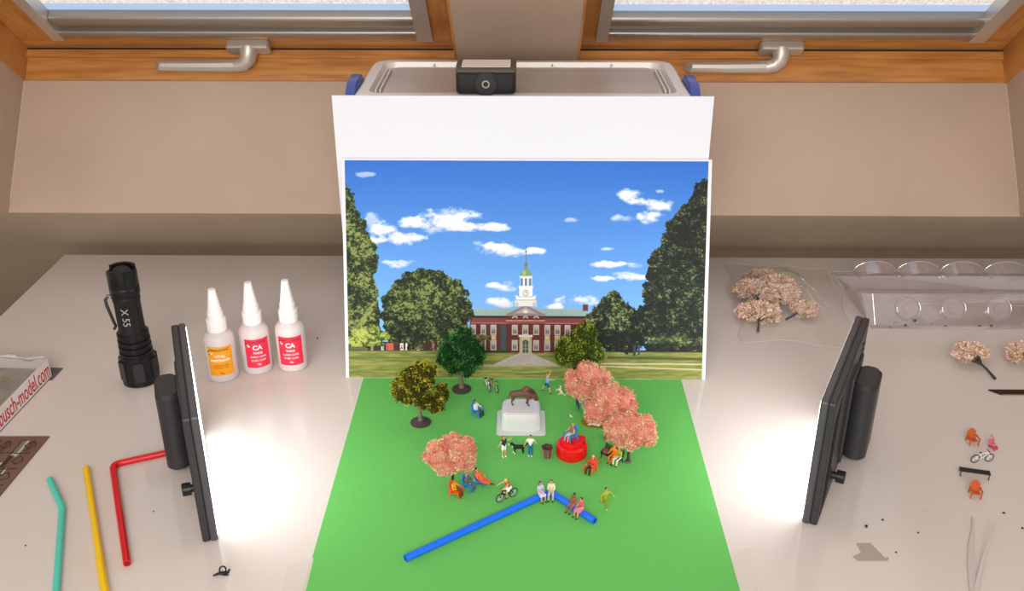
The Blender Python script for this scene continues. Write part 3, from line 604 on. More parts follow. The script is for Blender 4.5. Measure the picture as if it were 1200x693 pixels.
b = MB(); b.box(-8, 14, -3, 60, .1, 1); b.build('card_flap', mat('kit_card_grey', (92, 88, 88), .6), pk)
tx = text('www.busch-model.com', 22, Matrix.Translation((-3, -.1, 10)) @ Matrix.Rotation(math.radians(90), 4, 'X'), mat('red_print', (196, 34, 44), .5), pk, 'lettering', extrude=.08, align='RIGHT', sx=.57, bold=.12)

lc = MB(); from mathutils.geometry import tessellate_polygon
A = Vector((*G(58, 513), 0)); Bp = Vector((*G(0, 582.5), 0)); C0 = Vector((*G(-160, 513), 0)); D0 = Vector((*G(-160, 700), 0))
ex = (C0 - A).normalized(); ey = (Bp - A).normalized(); Lx, Ly = 150.0, (Bp - A).length * 1.35
outer = [(0, 0), (Lx, 0), (Lx, Ly), (0, Ly)]
holes = [(13, 5, 20, 30)] + [(21 + 21 * i, 8, 25.5 + 21 * i, 14) for i in range(1, 6)] + [(18 + 21 * i, 36, 23 + 21 * i, 43) for i in range(6)] + [(12, 44, 15, 54)] + [(18 + 21 * i, 66, 23 + 21 * i, 73) for i in range(5)]
polys = [outer] + [[(x0, y0), (x0, y1), (x1, y1), (x1, y0)] for x0, y0, x1, y1 in holes]
flat = [p for P in polys for p in P]; tris = tessellate_polygon([[Vector((x, y, 0)) for x, y in P] for P in polys])
def sk(x, y, z): v = ex * x + ey * y; return (v.x, v.y, z)
n = len(flat); lc.add([sk(x, y, 1.4) for x, y in flat] + [sk(x, y, .1) for x, y in flat], [tuple(t) for t in tris] + [tuple(i + n for i in t[::-1]) for t in tris])
o = 0
for P in polys:
    k = len(P); lc.add([], []); base = 0
    lc.f += [(o + i, o + (i + 1) % k, o + n + (i + 1) % k, o + n + i) for i in range(k)]; lc.m += [0] * k; o += k
lo = tag(lc.build('laser_cut_sheet', mat('brown_laser_board', (116, 86, 76), .6, noise_amt=.12, scale=60), loc=(A.x, A.y, 0)), 'dark brown laser-cut parts sheet beside the turquoise straw', 'craft sheet')
b = MB(); rnd = random.Random(4)
for k in range(7):
    for j in range(4):
        x = 4 + 21 * k; y = 4 + 22 * j
        for q in range(3): b.tube([sk(x + 12 + q * 1.5, y + 2, 1.45), sk(x + 12 + q * 1.5, y + 20, 1.45)], .35, 4)
        P = [(x + 5 + 4 * math.cos(t) * (1 + .3 * math.sin(3 * t)), y + 9 + 4.4 * math.sin(t) * (1 + .25 * math.cos(4 * t))) for t in [i * .52 for i in range(12)]]
        b.tube([sk(px_, py_, 1.45) for px_, py_ in P], .4, 4, closed=True)
        b.tube([sk(x, y + 20.5, 1.45), sk(x + 10, y + 21.5, 1.45), sk(x + 20, y + 20, 1.45)], .45, 4)
b.build('cut_lines', mat('burnt_cut', (44, 28, 24), .8), lo)
b = MB()
for k in range(6):
    for j in range(4):
        x = 25 + 21 * k - (9 if j == 0 else 0); y = 4 + 22 * j
        b.add([sk(x - 9, y + 3, 1.42), sk(x - 5, y + 3, 1.42), sk(x - 5, y + 19, 1.42), sk(x - 9, y + 19, 1.42)], [(0, 1, 2, 3)])
b.build('dark_infill', mat('dark_board', (84, 62, 56), .7), lo)

def straw(name, pts, r, m, label, ribs=None, step=None):
    P = []
    P3 = [Vector((p[0], p[1], r + .05)) for p in pts]
    for i, p in enumerate(P3):
        if 0 < i < len(P3) - 1:
            a = (P3[i - 1] - p).normalized(); c = (P3[i + 1] - p).normalized(); d = 7
            for t in range(7):
                s = t / 6; P.append((p + a * d) * (1 - s) ** 2 + p * 2 * s * (1 - s) + (p + c * d) * s * s)
        else: P.append(p)
    loc = P3[0]; b = MB(); Q = [p - Vector((loc.x, loc.y, 0)) for p in P]
    b.tube(Q, r, 16); o = tag(b.build(name, m, loc=(loc.x, loc.y, 0)), label, 'drinking straw', 'bendy drinking straws')
    for q, d in ((Q[0], Q[0] - Q[1]), (Q[-1], Q[-1] - Q[-2])):
        d.normalize(); e = MB(); e.cyl(q - d * .5, q + d * .12, r * .72, n=14)
        e.build('straw_opening', mat(m.name + '_inside', {'teal_straw': (50, 150, 136), 'blue_straw': (10, 60, 170), 'red_straw': (130, 10, 20)}.get(m.name, (170, 130, 10)), .6), o)
    if ribs:
        e = MB()
        for k in range(ribs):
            s = .1 + .8 * k / (ribs - 1); i = int(s * 6); f = s * 6 - i; i0 = 1 + i
            q = Q[i0] * (1 - f) + Q[min(i0 + 1, len(Q) - 1)] * f; d = (Q[min(i0 + 1, len(Q) - 1)] - Q[i0]).normalized(); e.cyl(q - d * .4, q + d * .4, r * 1.07, n=16)
        e.build('flexible_rib', m, o)
    if step:
        i = step[0]; a = Q[i]; d = (Q[-1] - a).normalized(); e = MB(); e.cyl(a, a + d * (Q[-1] - a).length, r * 1.09, n=16); e.build('wide_end', m, o)
    return o
m_teal = mat('teal_straw', (84, 208, 190), .3, sss=.2); m_yel = mat('yellow_straw', (244, 200, 20), .3, sss=.1); m_red = mat('red_straw', (214, 16, 32), .25, sss=.1); m_blu = mat('blue_straw', (16, 112, 246), .28, sss=.1)
straw('drinking_straw', [G(58, 562, 2.6), G(73, 595, 2.6), G(63, 730, 2.6)], 2.5, m_teal, 'turquoise bendy straw lying left of the yellow one', 6)
ye = straw('drinking_straw', [G(101, 549, 2.6), G(129, 730, 2.6)], 2.6, m_yel, 'straight yellow drinking straw lying between turquoise and red ones')
a = Vector((*G(117, 658, 2.6), 0)); a0 = Vector((*G(101, 549, 2.6), 0)); a1 = Vector((*G(129, 730, 2.6), 0)); MB().cyl((a.x - a0.x, a.y - a0.y, 2.75), (a1.x - a0.x, a1.y - a0.y, 2.75), 2.9, n=16).build('wide_end', m_yel, ye)
straw('drinking_straw', [G(215, 527, 2.6), G(132, 545, 2.6), G(149, 661, 2.6)], 2.7, m_red, 'red straw bent at a right angle beside the left light panel', 6)
straw('drinking_straw', [G(475, 655, 2.7), G(645, 577, 2.7), G(697, 611, 2.7)], 2.8, m_blu, 'blue straw bent into a low wall on the green paper', 7)

# tape on the paper corners
tape_m = clear_mat('frosted_tape', (.97, .97, .95), .08, .3, .55, .1, milk=(244, 236, 228))
def tape(poly, label, loc):
    b = MB(); n = len(poly); us = 10; vs = []; 
    (a, c, d, e) = [Vector((p[0] - loc[0], p[1] - loc[1], 0)) for p in poly]
    for j in range(us + 1):
        for i in range(7):
            p = (a * (1 - i / 6) + c * (i / 6)) * (1 - j / us) + (e * (1 - i / 6) + d * (i / 6)) * (j / us)
            vs.append((p.x, p.y, .55 + .35 * noise.noise(Vector((p.x * .25, p.y * .25, 1)))))
    b.add(vs, [(j * 7 + i, j * 7 + i + 1, (j + 1) * 7 + i + 1, (j + 1) * 7 + i) for j in range(us) for i in range(6)])
    return tag(b.build('adhesive_tape', tape_m, loc=(loc[0], loc[1], 0)), label, 'tape', 'tape strips holding the paper')
tape([G(336, 661), G(368, 655), G(352, 720), G(325, 720)], 'frosted tape strip on the left edge of the green paper', G(350, 690))
tape([G(857, 648), G(881, 641), G(900, 720), G(876, 720)], 'frosted tape strip on the right edge of the green paper', G(878, 690))

# tiny black clip near the left panel
x, y = G(262, 674); o = root('cable_clip', (x, y, 0), 20, 'tiny black looped clip on the table below the left light panel', 'clip')
b = MB(); b.tube([(2.2 * math.cos(t), .4, 4.2 + 3 * math.sin(t)) for t in [i * .524 for i in range(12)]], .6, 6, closed=True); b.build('loop', blk, o)
b = MB(); b.tube([(-7, 0, 1.2), (-3, .5, 1.6), (0, 0, 1.6), (3.4, .6, 1), (4.5, 1, 3)], [.5, 1, 1.4, 1, .6], 8); b.tube([(-1, 0, 0.5), (1.5, -1.5, .6), (3, -2, .6)], .6, 6); b.build('clamp', blk, o)

# ================================================================== TREES
def foliage(name, blobs, n, size, pal, core, parent, seed, core_k=.80, spread=.22, thin=.45, lumps=.22, sub=7):
    """one mesh: dark inner cores and n small flock tufts over lumpy blobs; each tuft has its own dye colour"""
    rs = np.random.RandomState(seed); V = []; F = []; Cc = []; k = 0; main = list(blobs)
    for (cx, cy, cz, rx, rz) in main:
        for _ in range(sub):
            d = rs.randn(3); d /= np.linalg.norm(d); q = .26 + .16 * rs.rand(); blobs = blobs + [(cx + d[0] * rx * .86, cy + d[1] * rx * .86, cz + d[2] * rz * .86, rx * q, rz * q)]
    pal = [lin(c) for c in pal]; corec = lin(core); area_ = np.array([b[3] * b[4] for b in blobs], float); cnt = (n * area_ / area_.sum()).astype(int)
    for bi, (cx, cy, cz, rx, rz) in enumerate(blobs):
        hn = 10 if bi < len(main) else 6; R = []
        for j in range(hn + 1):
            for i in range(2 * hn):
                th = math.pi * j / hn; a = math.pi * i / hn; d = Vector((math.sin(th) * math.cos(a), math.sin(th) * math.sin(a), math.cos(th)))
                m = core_k * (1 + lumps * noise.noise(d * 2.6 + Vector((bi * 7.1, seed, 0))))
                V.append((cx + d.x * rx * m, cy + d.y * rx * m, cz + d.z * rz * m))
        for j in range(hn):
            for i in range(2 * hn):
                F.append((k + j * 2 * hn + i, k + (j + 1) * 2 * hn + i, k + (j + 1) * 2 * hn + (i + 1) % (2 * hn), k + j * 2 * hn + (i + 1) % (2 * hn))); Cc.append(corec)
        k = len(V)
        for _ in range(cnt[bi]):
            d = rs.randn(3); d /= np.linalg.norm(d)
            dv = Vector(d); m = (1 + lumps * noise.noise(dv * 2.6 + Vector((bi * 7.1, seed, 0)))) * (1 - spread * rs.rand() ** 1.5)
            p = Vector((cx + d[0] * rx * m, cy + d[1] * rx * m, cz + d[2] * rz * m))
            # drop tufts buried in a neighbour
            if any(bj != bi and ((p.x - q[0]) ** 2 + (p.y - q[1]) ** 2) / q[3] ** 2 + (p.z - q[2]) ** 2 / q[4] ** 2 < .6 for bj, q in enumerate(blobs)): continue
            nz = noise.noise(p * .16 + Vector((seed, 3, 1))) * 1.5 + .5 + rs.randn() * .22; c = pal[int(min(.999, max(0, nz)) * len(pal))]; g = .82 + .36 * rs.rand(); c = tuple(min(1, x * g) for x in c)
            for _q in range(2):
                t = Vector(rs.randn(3)) * .8 + dv; t.normalize(); s = t.cross(Vector(rs.randn(3))).normalized(); L = size * (.6 + .8 * rs.rand())
                o1 = p + Vector(rs.randn(3)) * size * .25
                V += [tuple(o1 - s * L * thin), tuple(o1 + s * L * thin), tuple(o1 + t * L + s * L * thin * .5), tuple(o1 + t * L * 1.05 - s * L * thin * .6)]
                F.append((k, k + 1, k + 2, k + 3)); Cc.append(c); k += 4
    me = bpy.data.meshes.new(name); me.from_pydata([(a * MM, b * MM, c * MM) for a, b, c in V], [], F)
    at = me.color_attributes.new('Col', 'FLOAT_COLOR', 'CORNER'); at.data.foreach_set('color', np.repeat(np.array([(*c, 1) for c in Cc], np.float32), 4, 0).ravel())
    me.materials.append(M_LEAF); o = bpy.data.objects.new(name, me); COL.objects.link(o); o.parent = parent; return o
bark = mat('model_bark', (112, 96, 84), .7, noise_amt=.25, scale=500); bark_d = mat('dark_model_bark', (62, 52, 46), .7, noise_amt=.3, scale=500)
disc_m = mat('brown_plastic_disc', (74, 64, 60), .5)
def trunk(parent, h, r, br, m, z0=0, lean=(0, 0)):
    b = MB(); top = (lean[0], lean[1], h)
    b.tube([(0, 0, z0), (lean[0] * .3, lean[1] * .3, z0 + (h - z0) * .25), (lean[0] * .6, lean[1] * .6, z0 + (h - z0) * .6), top], [r * 1.9, r * 1.1, r, r * .85], 10)
    for x, y, z in br: b.tube([top, ((top[0] + x) / 2 * 1.05, (top[1] + y) / 2 * 1.05, h + (z - h) * .45), (x, y, z)], [r * .75, r * .6, r * .35], 7)
    return b.build('trunk', m, parent)
def disc(parent, r): return MB().lathe([(r, 0.36), (r, 1.2), (r * .8, 1.7), (r * .35, 2.6), (r * .25, 3.2)], 28).build('base_disc', disc_m, parent)
OL = [(66, 72, 20), (92, 98, 24), (118, 122, 28), (146, 146, 38), (172, 166, 58)]
r = root('model_tree', (*G(493, 496), 0), 0, 'olive-yellow model tree on a round base, leftmost tree of the scene', 'model tree')
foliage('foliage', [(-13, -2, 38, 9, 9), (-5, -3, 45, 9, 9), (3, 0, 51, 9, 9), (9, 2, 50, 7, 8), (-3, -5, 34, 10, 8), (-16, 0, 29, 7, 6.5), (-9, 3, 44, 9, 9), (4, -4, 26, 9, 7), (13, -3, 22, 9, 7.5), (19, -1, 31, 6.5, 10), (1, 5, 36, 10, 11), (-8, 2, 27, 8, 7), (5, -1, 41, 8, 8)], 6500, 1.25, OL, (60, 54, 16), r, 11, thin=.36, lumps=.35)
trunk(r, 15, 1.7, [(-8, 0, 26), (8, -2, 24), (0, 3, 28)], bark, 1); disc(r, 9)
GR = [(24, 66, 34), (32, 84, 38), (42, 104, 44), (56, 122, 54), (78, 138, 72)]
r = root('model_tree', (*G(541, 457), 0), 0, 'dark green model tree on a round base before the photographed lawn', 'model tree')
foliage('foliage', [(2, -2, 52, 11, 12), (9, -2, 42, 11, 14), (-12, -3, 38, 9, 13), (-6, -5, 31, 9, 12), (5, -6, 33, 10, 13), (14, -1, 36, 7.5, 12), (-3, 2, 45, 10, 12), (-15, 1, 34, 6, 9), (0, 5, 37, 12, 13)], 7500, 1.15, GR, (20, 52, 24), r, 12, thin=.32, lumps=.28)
trunk(r, 16, 1.9, [(-7, 0, 26), (7, -2, 26), (0, 2, 28)], bark, 1); disc(r, 9)
YG = [(60, 84, 22), (82, 106, 24), (104, 126, 28), (132, 150, 42), (156, 168, 70)]
r = root('model_tree', (*G(677, 452), 0), 0, 'yellow-green model tree in front of the photographed brick hall', 'model tree')
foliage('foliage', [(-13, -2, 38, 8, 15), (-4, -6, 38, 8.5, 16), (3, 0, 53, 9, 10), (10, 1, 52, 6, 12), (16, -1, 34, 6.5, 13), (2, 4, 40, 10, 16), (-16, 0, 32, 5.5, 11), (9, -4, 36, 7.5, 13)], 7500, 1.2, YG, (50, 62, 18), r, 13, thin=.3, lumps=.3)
b = MB(); [b.tube([(x, y, .4), (x * 1.2, y, 10), (x * 2.5, y, 22)], [1.3, 1.0, .8], 8) for x, y in ((-4, 0), (0, -1), (4, 1))]; b.build('trunk', bark, r); disc(r, 8)
PK = [(218, 134, 116), (228, 152, 132), (234, 168, 144), (238, 186, 158), (238, 202, 166), (230, 208, 166)]
def pink(px, py, h, blobs, seed, label, tr_h, lean=(0, 0)):
    r = root('blossom_tree', (*G(px, py), 0), 0, label, 'model tree')
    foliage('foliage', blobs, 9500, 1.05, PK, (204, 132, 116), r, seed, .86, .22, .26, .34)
    trunk(r, tr_h, 1.15, [(-7, 0, tr_h + 9), (7, -2, tr_h + 8), (0, 3, tr_h + 10), (4, 5, tr_h + 8)], bark_d, .4, lean)
    MB().lathe([(3.2, .36), (3, 1), (1.8, 1.8)], 14).build('root_collar', mat('grey_collar', (110, 106, 104), .5), r); return r
pink(531, 572, 50, [(-9, 0, 32, 11.5, 11), (6, 0, 33, 12, 12), (-2, -3, 26, 11, 9), (0, 2, 39, 10, 8), (10, -2, 27, 9, 8), (-10, -1, 38, 7.5, 7), (11, 1, 38, 7, 7)], 21, 'pink blossom model tree standing alone at the front left of the lawn', 16)
pink(689, 486, 52, [(-12, 0, 33, 9.5, 12), (0, -1, 42, 12, 10), (-3, -4, 31, 12, 11), (10, 0, 35, 10, 11), (2, 4, 34, 12, 12), (-6, 0, 22, 7, 6)], 22, 'pink blossom model tree furthest back, in front of the yellow-green tree', 18)
pink(711, 514, 53, [(-9, -2, 30, 11, 11), (0, 0, 42, 13, 10), (12, 0, 37, 11, 12), (2, -4, 32, 12, 11), (4, 4, 34, 12, 12), (-12, 0, 22, 7, 6), (16, -1, 30, 7, 8)], 23, 'pink blossom model tree in the middle of the three at the right', 17)
pink(736, 542, 49, [(-8, -1, 32, 11.5, 10), (8, -1, 31, 12, 10), (0, -3, 27, 12, 9), (0, 2, 38, 10, 7), (14, 0, 27, 8, 8), (-13, 0, 29, 7, 8), (11, 2, 37, 7, 6), (-8, 2, 38, 7, 6)], 24, 'pink blossom model tree nearest the camera, right of the park bench', 16)

# ================================================================== PEOPLE
MAT_C = {}
def pm(kind, c): 
    k = '%s_%d_%d_%d' % ((kind,) + c); return mat(k, c, .55)
SK = (226, 170, 140)
def nrm(v, L): return Vector(v).normalized() * L
def person(label, loc, face, arms, legs, skin=SK, hair=(60, 40, 30), top=(220, 220, 230), bottom=(50, 60, 110), shoes=(50, 45, 45), hip_z=None, seat=False, lean=0.0, style='trousers', sleeves='long', long_hair=False, sc=1.0, zoff=0, head=(0, 0), group=None, roll=None):
    """arms/legs: ((x,y,z) upper, (x,y,z) lower) directions for the left(-x) and the right(+x) limb; local +y is forward"""
    UA, FA, TH_, SHN = 3.5, 3.0, 5.0, 4.9
    low = max(-(nrm(l[0], TH_) + nrm(l[1], SHN)).z for l in legs) + .75
    hz = hip_z if hip_z is not None else low
    hip = Vector((0, 0, hz)); sl, cl = math.sin(math.radians(lean)), math.cos(math.radians(lean))
    def T(x, y, z): return hip + Vector((x, y * cl + z * sl, z * cl - y * sl))     # torso frame
    sh = [T(-2.0, 0, 5.6), T(2.0, 0, 5.6)]; neck = T(0, 0, 6.3); hd = T(head[0], .25 + head[1], 8.5)
    hj = [hip + Vector((-.9, 0, 0)), hip + Vector((.9, 0, 0))]
    el = [sh[i] + nrm(arms[i][0], UA) for i in (0, 1)]; wr = [el[i] + nrm(arms[i][1], FA) for i in (0, 1)]
    kn = [hj[i] + nrm(legs[i][0], TH_) for i in (0, 1)]; an = [kn[i] + nrm(legs[i][1], SHN) for i in (0, 1)]
    def fdir(i):
        v = Vector((legs[i][1][0], legs[i][1][1], 0)); s = Vector(legs[i][1]).normalized()
        return Vector((0, 1, 0)) if abs(s.z) > .5 else Vector((0, .35, .9))
    def torso(b, g=0):
        b.cap(T(-.75, 0, .1), T(.75, 0, .1), 1.25 + g); b.cap(T(-.55, 0, 2.2), T(.55, 0, 2.2), 1.12 + g); b.cap(T(-1.05, .1, 4.2), T(1.05, .1, 4.2), 1.3 + g); b.cap(T(-1.6, 0, 5.45), T(1.6, 0, 5.45), .85 + g)
        b.cap(T(0, 0, 0), T(0, 0, 5), 1.25 + g, 1.35 + g)
    B = MB(); torso(B)
    B.cap(neck - Vector((0, 0, .3)), hd - Vector((0, 0, .6)), .62, .58); B.ball(hd + Vector((0, -.05, .15)), (1.0, 1.15, 1.3)); B.ball(hd + Vector((0, .25, -.6)), (.72, .8, .62))
    B.ball(hd + Vector((0, 1.15, -.1)), (.2, .32, .3), 8); B.ball(hd + Vector((-1.0, 0, 0)), (.2, .3, .38), 8); B.ball(hd + Vector((1.0, 0, 0)), (.2, .3, .38), 8)
    for i in (0, 1):
        B.cap(sh[i], el[i], .68, .55); B.cap(el[i], wr[i], .52, .38)
        d = (wr[i] - el[i]).normalized(); sd = d.cross(Vector((0, 1, .01))); sd = sd.normalized() if sd.length > .1 else Vector((1, 0, 0)); pl = sd.cross(d)
        palm = wr[i] + d * .55; B.cap(wr[i], palm, .36, .42)
        for q, ln in ((-.36, .7), (-.12, .82), (.12, .78), (.36, .62)): m = palm + sd * q + d * ln * .55; B.cap(palm + sd * q, m, .17, .16, 8); B.cap(m, m + (d * .8 + pl * .5) * ln * .5, .16, .14, 8)
        B.cap(palm - d * .2, palm + (d * .45 + sd * (.55 if i else -.55)), .18, .15, 8)
        B.cap(hj[i], kn[i], 1.05, .74); B.cap(kn[i], an[i], .7, .46); f = fdir(i); B.cap(an[i], an[i] + f * 1.5 - Vector((0, 0, .25)), .42, .34)
    M1 = pm('skin', skin)
    o = organic(B, 'person', M1, None, (0, 0, 0), 0, .24, 2, [(hd + Vector((-.4, .95, .2)), .26), (hd + Vector((.4, .95, .2)), .26)], (mat('painted_eye', (30, 24, 22), .5),))
    if group: o['group'] = group
    tag(o, label, 'figurine')
    s = MB(); torso(s, .18); s.cap(sh[0], sh[1], .85)
    for i in (0, 1):
        if sleeves != 'none':
            q = sh[i].lerp(el[i], 1.0 if sleeves == 'long' else .6); s.cap(sh[i], q, .88, .72)
            if sleeves == 'long': s.cap(el[i], el[i].lerp(wr[i], .85), .7, .56)
    organic(s, 'shirt', pm('cloth', top), o, voxel=.26, smooth=1)
    t = MB(); t.cap(T(-.75, 0, 0), T(.75, 0, 0), 1.5); t.cap(T(-.6, 0, 1.1), T(.6, 0, 1.1), 1.3)
    for i in (0, 1):
        if style == 'trousers': t.cap(hj[i], kn[i], 1.24, .95); t.cap(kn[i], kn[i].lerp(an[i], .92), .92, .72)
        elif style == 'shorts': t.cap(hj[i], hj[i].lerp(kn[i], .62), 1.26, 1.12)
        elif style == 'skirt': t.cap(hj[i], hj[i].lerp(kn[i], .9), 1.3, 1.3)
    if style == 'skirt': t.cap(hip, (kn[0] + kn[1]) / 2 + (hip - (kn[0] + kn[1]) / 2) * .15, 1.3, 1.5)
    organic(t, {'trousers': 'trousers', 'shorts': 'shorts', 'skirt': 'skirt'}[style], pm('cloth', bottom), o, voxel=.26, smooth=1)
    for i in (0, 1):
        f = fdir(i); q = MB(); q.cap(an[i] - Vector((0, 0, .1)), an[i] + f * 1.7 - Vector((0, 0, .28)), .56, .42, 10); q.build('shoe', pm('shoe', shoes), o)
    h = MB(); h.ball(hd + Vector((0, -.28, .42)), (1.17, 1.2, 1.26)); 
    if long_hair: h.cap(hd + Vector((0, -.75, .2)), hd + Vector((0, -1.0, -2.2)), 1.0, .7); h.cap(hd + Vector((-.9, -.3, 0)), hd + Vector((-.9, -.5, -1.6)), .4, .3); h.cap(hd + Vector((.9, -.3, 0)), hd + Vector((.9, -.5, -1.6)), .4, .3)
    organic(h, 'hair', pm('hair', hair), o, voxel=.26, smooth=1)
    o.location = (loc[0] * MM, loc[1] * MM, (TT + .38 + zoff + (loc[2] if len(loc) > 2 else 0)) * MM)
    o.rotation_euler = (0, 0, math.radians(face - 90)); o.scale = (sc, sc, sc)
    if roll is not None: o.rotation_euler = (math.radians(roll), 0, math.radians(face - 90))
    return o
DN = (0, 0, -1)
SITL = (((-.15, 1, -.12), (0, .12, -1)), ((.15, 1, -.12), (0, .2, -1)))
STL = (((-.06, .03, -1), (0, -.02, -1)), ((.06, -.03, -1), (0, -.02, -1)))
WALK = (((-.04, .42, -1), (0, -.1, -1)), ((.04, -.3, -1), (0, -.55, -1)))
LAP = (((-.2, .3, -1), (.5, 1, 0)), ((.2, .3, -1), (-.5, 1, 0)))

# chairs: fan-backed garden chair with slats, arms and four legs
def garden_chair(loc, face, m, label, lie=False):
    r = root('garden_chair', loc, face - 90, label, 'toy chair')
    for k in range(5):                                        # fan of back slats, each a shaped board
        x = (k - 2) * 1.55; h = 12.0 - .55 * (k - 2) ** 2
        b = MB(); M = Matrix.Translation((x * .72, -2.6, 3.2)) @ Matrix.Rotation(math.radians(18), 4, 'X') @ Matrix.Rotation(math.radians(x * 2.4), 4, 'Y')
        b.rbox(-.72, .72, -.3, .3, 0, h - 2.6, .6, 4, 'y', M); b.build('back_slat', m, r)
    b = MB()
    M = Matrix.Translation((0, -2.6, 3.0)) @ Matrix.Rotation(math.radians(12), 4, 'X')
    b.box(-3.2, 3.2, 0, 6.4, -.3, .35, M); b.build('seat', m, r, bevel=.2)
    for s in (-1, 1):
        b = MB(); b.rbox(s * 3.7 - .8, s * 3.7 + .8, -4.2, 4.6, 6.2, 6.7, .7, 4); b.build('armrest', m, r)
        b = MB(); b.box(s * 3.7 - .4, s * 3.7 + .4, 3.2, 4.1, 0, 6.3); b.build('leg', m, r, bevel=.1)
        b = MB(); b.add([(s * 3.4 + dx_, y, z) for dx_ in (-.4, .4) for y, z in ((-5.6, 0), (-4.6, 0), (-2.6, 3.4), (-3.6, 6.3))], [(0, 1, 2, 3), (7, 6, 5, 4), (0, 4, 5, 1), (1, 5, 6, 2), (2, 6, 7, 3), (3, 7, 4, 0)]); b.build('leg', m, r)
    return r
m_ob = mat('orange_chair_plastic', (236, 92, 26), .35, sss=.1); m_bb = mat('blue_chair_plastic', (34, 140, 214), .35, sss=.1); m_or2 = mat('amber_chair_plastic', (196, 92, 34), .35)
CH = 0.36
def seated(px, py, face, chairm, lab_c, lab_p, z=0, back=1.0, **k):
    x, y = G(px, py, z); a = math.radians(face)
    garden_chair((x, y, z + CH), face, chairm, lab_c)
    return person(lab_p, (x - math.cos(a) * 1.0, y - math.sin(a) * 1.0, z), face, k.pop('arms', (((-.5, .5, -1), (.2, 1, .1)), ((.5, .5, -1), (-.2, 1, .1)))), SITL, hip_z=4.9, lean=-14, **k)
seated(560, 487, -35, m_bb, 'blue garden chair left of the bison plinth', 'seated figurine in white shirt on the blue chair left of the bison', top=(226, 228, 240), bottom=(52, 50, 54), hair=(44, 36, 26), skin=(190, 140, 100))
seated(535, 581, -28, m_ob, 'orange garden chair beneath the lone pink tree', 'seated figurine in yellow top on the orange chair under the pink tree', top=(226, 160, 30), bottom=(120, 50, 30), hair=(40, 30, 26), skin=(190, 120, 80), shoes=(40, 30, 30))
seated(550, 574, -28, m_bb, 'blue garden chair with a round back beside the orange one', 'seated figurine in grey reading on the blue chair beside the pink tree', top=(96, 92, 100), bottom=(80, 98, 124), hair=(120, 70, 40))
seated(692, 554, -128, m_ob, 'orange garden chair just in front of the red bottle cap', 'seated figurine in red on the orange chair before the bottle cap', top=(214, 66, 34), bottom=(50, 42, 44), hair=(224, 190, 150))
# reclining figure on a deck chair
x, y = G(566, 568); dc = root('deck_chair', (x, y, CH), -30 - 90, 'orange and blue deck chair behind the round-backed blue chair', 'toy chair')
b = MB(); b.add([(sx, yy, zz) for sx in (-2.8, 2.8) for yy, zz in ((-7, 9.5), (-4.5, 4.8), (0, 3.0), (5, 3.4))], [(0, 1, 5, 4), (1, 2, 6, 5), (2, 3, 7, 6)]); o = b.build('canvas', mat('orange_canvas', (226, 100, 44), .7), dc); sd = o.modifiers.new('s', 'SOLIDIFY'); sd.thickness = .0003
m_db = mat('navy_frame_plastic', (26, 84, 190), .4)
for s in (-1, 1):
    b = MB(); b.tube([(s * 3, -7.3, 9.8), (s * 3, -4.6, 4.6), (s * 3, 0, 2.8), (s * 3, 5.2, 3.2)], .4, 6); b.build('side_rail', m_db, dc)
    b = MB(); b.tube([(s * 3, -6, 7), (s * 3, 2.2, .4)], .38, 6); b.tube([(s * 3, 3, 3.1), (s * 3, -5.5, .4)], .38, 6); b.build('leg', m_db, dc)
a = math.radians(-30)
person('reclining figurine in orange on the deck chair', (x + math.cos(a) * -1.6, y + math.sin(a) * -1.6, 0), -30, (((-.5, .6, -1), (.3, 1, 0)), ((.5, .6, -1), (-.3, 1, 0))), (((-.1, 1, .05), (0, .8, -.5)), ((.1, 1, .1), (0, .9, -.3))), hip_z=4.6, lean=-34, top=(228, 110, 50), bottom=(216, 100, 44), hair=(60, 40, 30), shoes=(34, 30, 32))

# standing / walking figures
person('child figurine in light blue shirt and blue shorts throwing to a leaping dog', G(641, 461), -5, (((-.6, .5, .5), (-.1, .3, 1)), ((.3, 1, .1), (0, 1, .05))), (((-.3, -.7, -1), (0, -.5, -1)), ((.2, .6, -1), (0, .0, -1))), top=(156, 186, 226), bottom=(28, 72, 150), style='shorts', sleeves='short', shoes=(20, 60, 90), hair=(200, 150, 90))
person('walking figurine in navy under the furthest pink tree', G(677, 479), -100, LAP, WALK, top=(170, 160, 190), bottom=(40, 74, 128), hair=(90, 60, 40))
person('walking figurine in yellow top and pale jeans under the furthest pink tree', G(684, 480), -80, (((-.5, .2, -1), (0, .3, -1)), ((.5, -.2, -1), (0, .2, -1))), WALK, top=(216, 178, 40), bottom=(150, 196, 220), hair=(50, 36, 30), shoes=(235, 235, 235))
person('red-haired woman figurine in black top and white shorts left of the black dog', G(590.5, 536), -60, (((-.9, .2, -.2), (-.2, .5, 1)), ((.8, .5, -.6), (.8, .6, -.2))), STL, top=(40, 40, 48), bottom=(244, 240, 238), style='shorts', sleeves='none', hair=(196, 84, 34), shoes=(245, 240, 235), long_hair=True)
person('man figurine in white shirt and blue trousers right of the black dog', G(621.5, 535), -95, (((-.7, .9, 0), (-.4, 1, .2)), ((.7, -.1, -1), (.3, .3, -1))), STL, top=(240, 238, 236), bottom=(24, 110, 164), sleeves='short', hair=(40, 28, 22), shoes=(240, 240, 240))
person('walking man figurine in yellow-green suit right of the blue straw', G(709, 598), -60, (((-.9, .1, -.7), (-.2, .9, -.4)), ((.8, -.1, -1), (0, .3, -1))), (((.05, .12, -1), (0, 0, -1)), ((.04, -.35, -1), (-.2, -1.0, -.6))), top=(160, 170, 30), bottom=(140, 152, 34), hair=(70, 50, 34), shoes=(225, 200, 190))
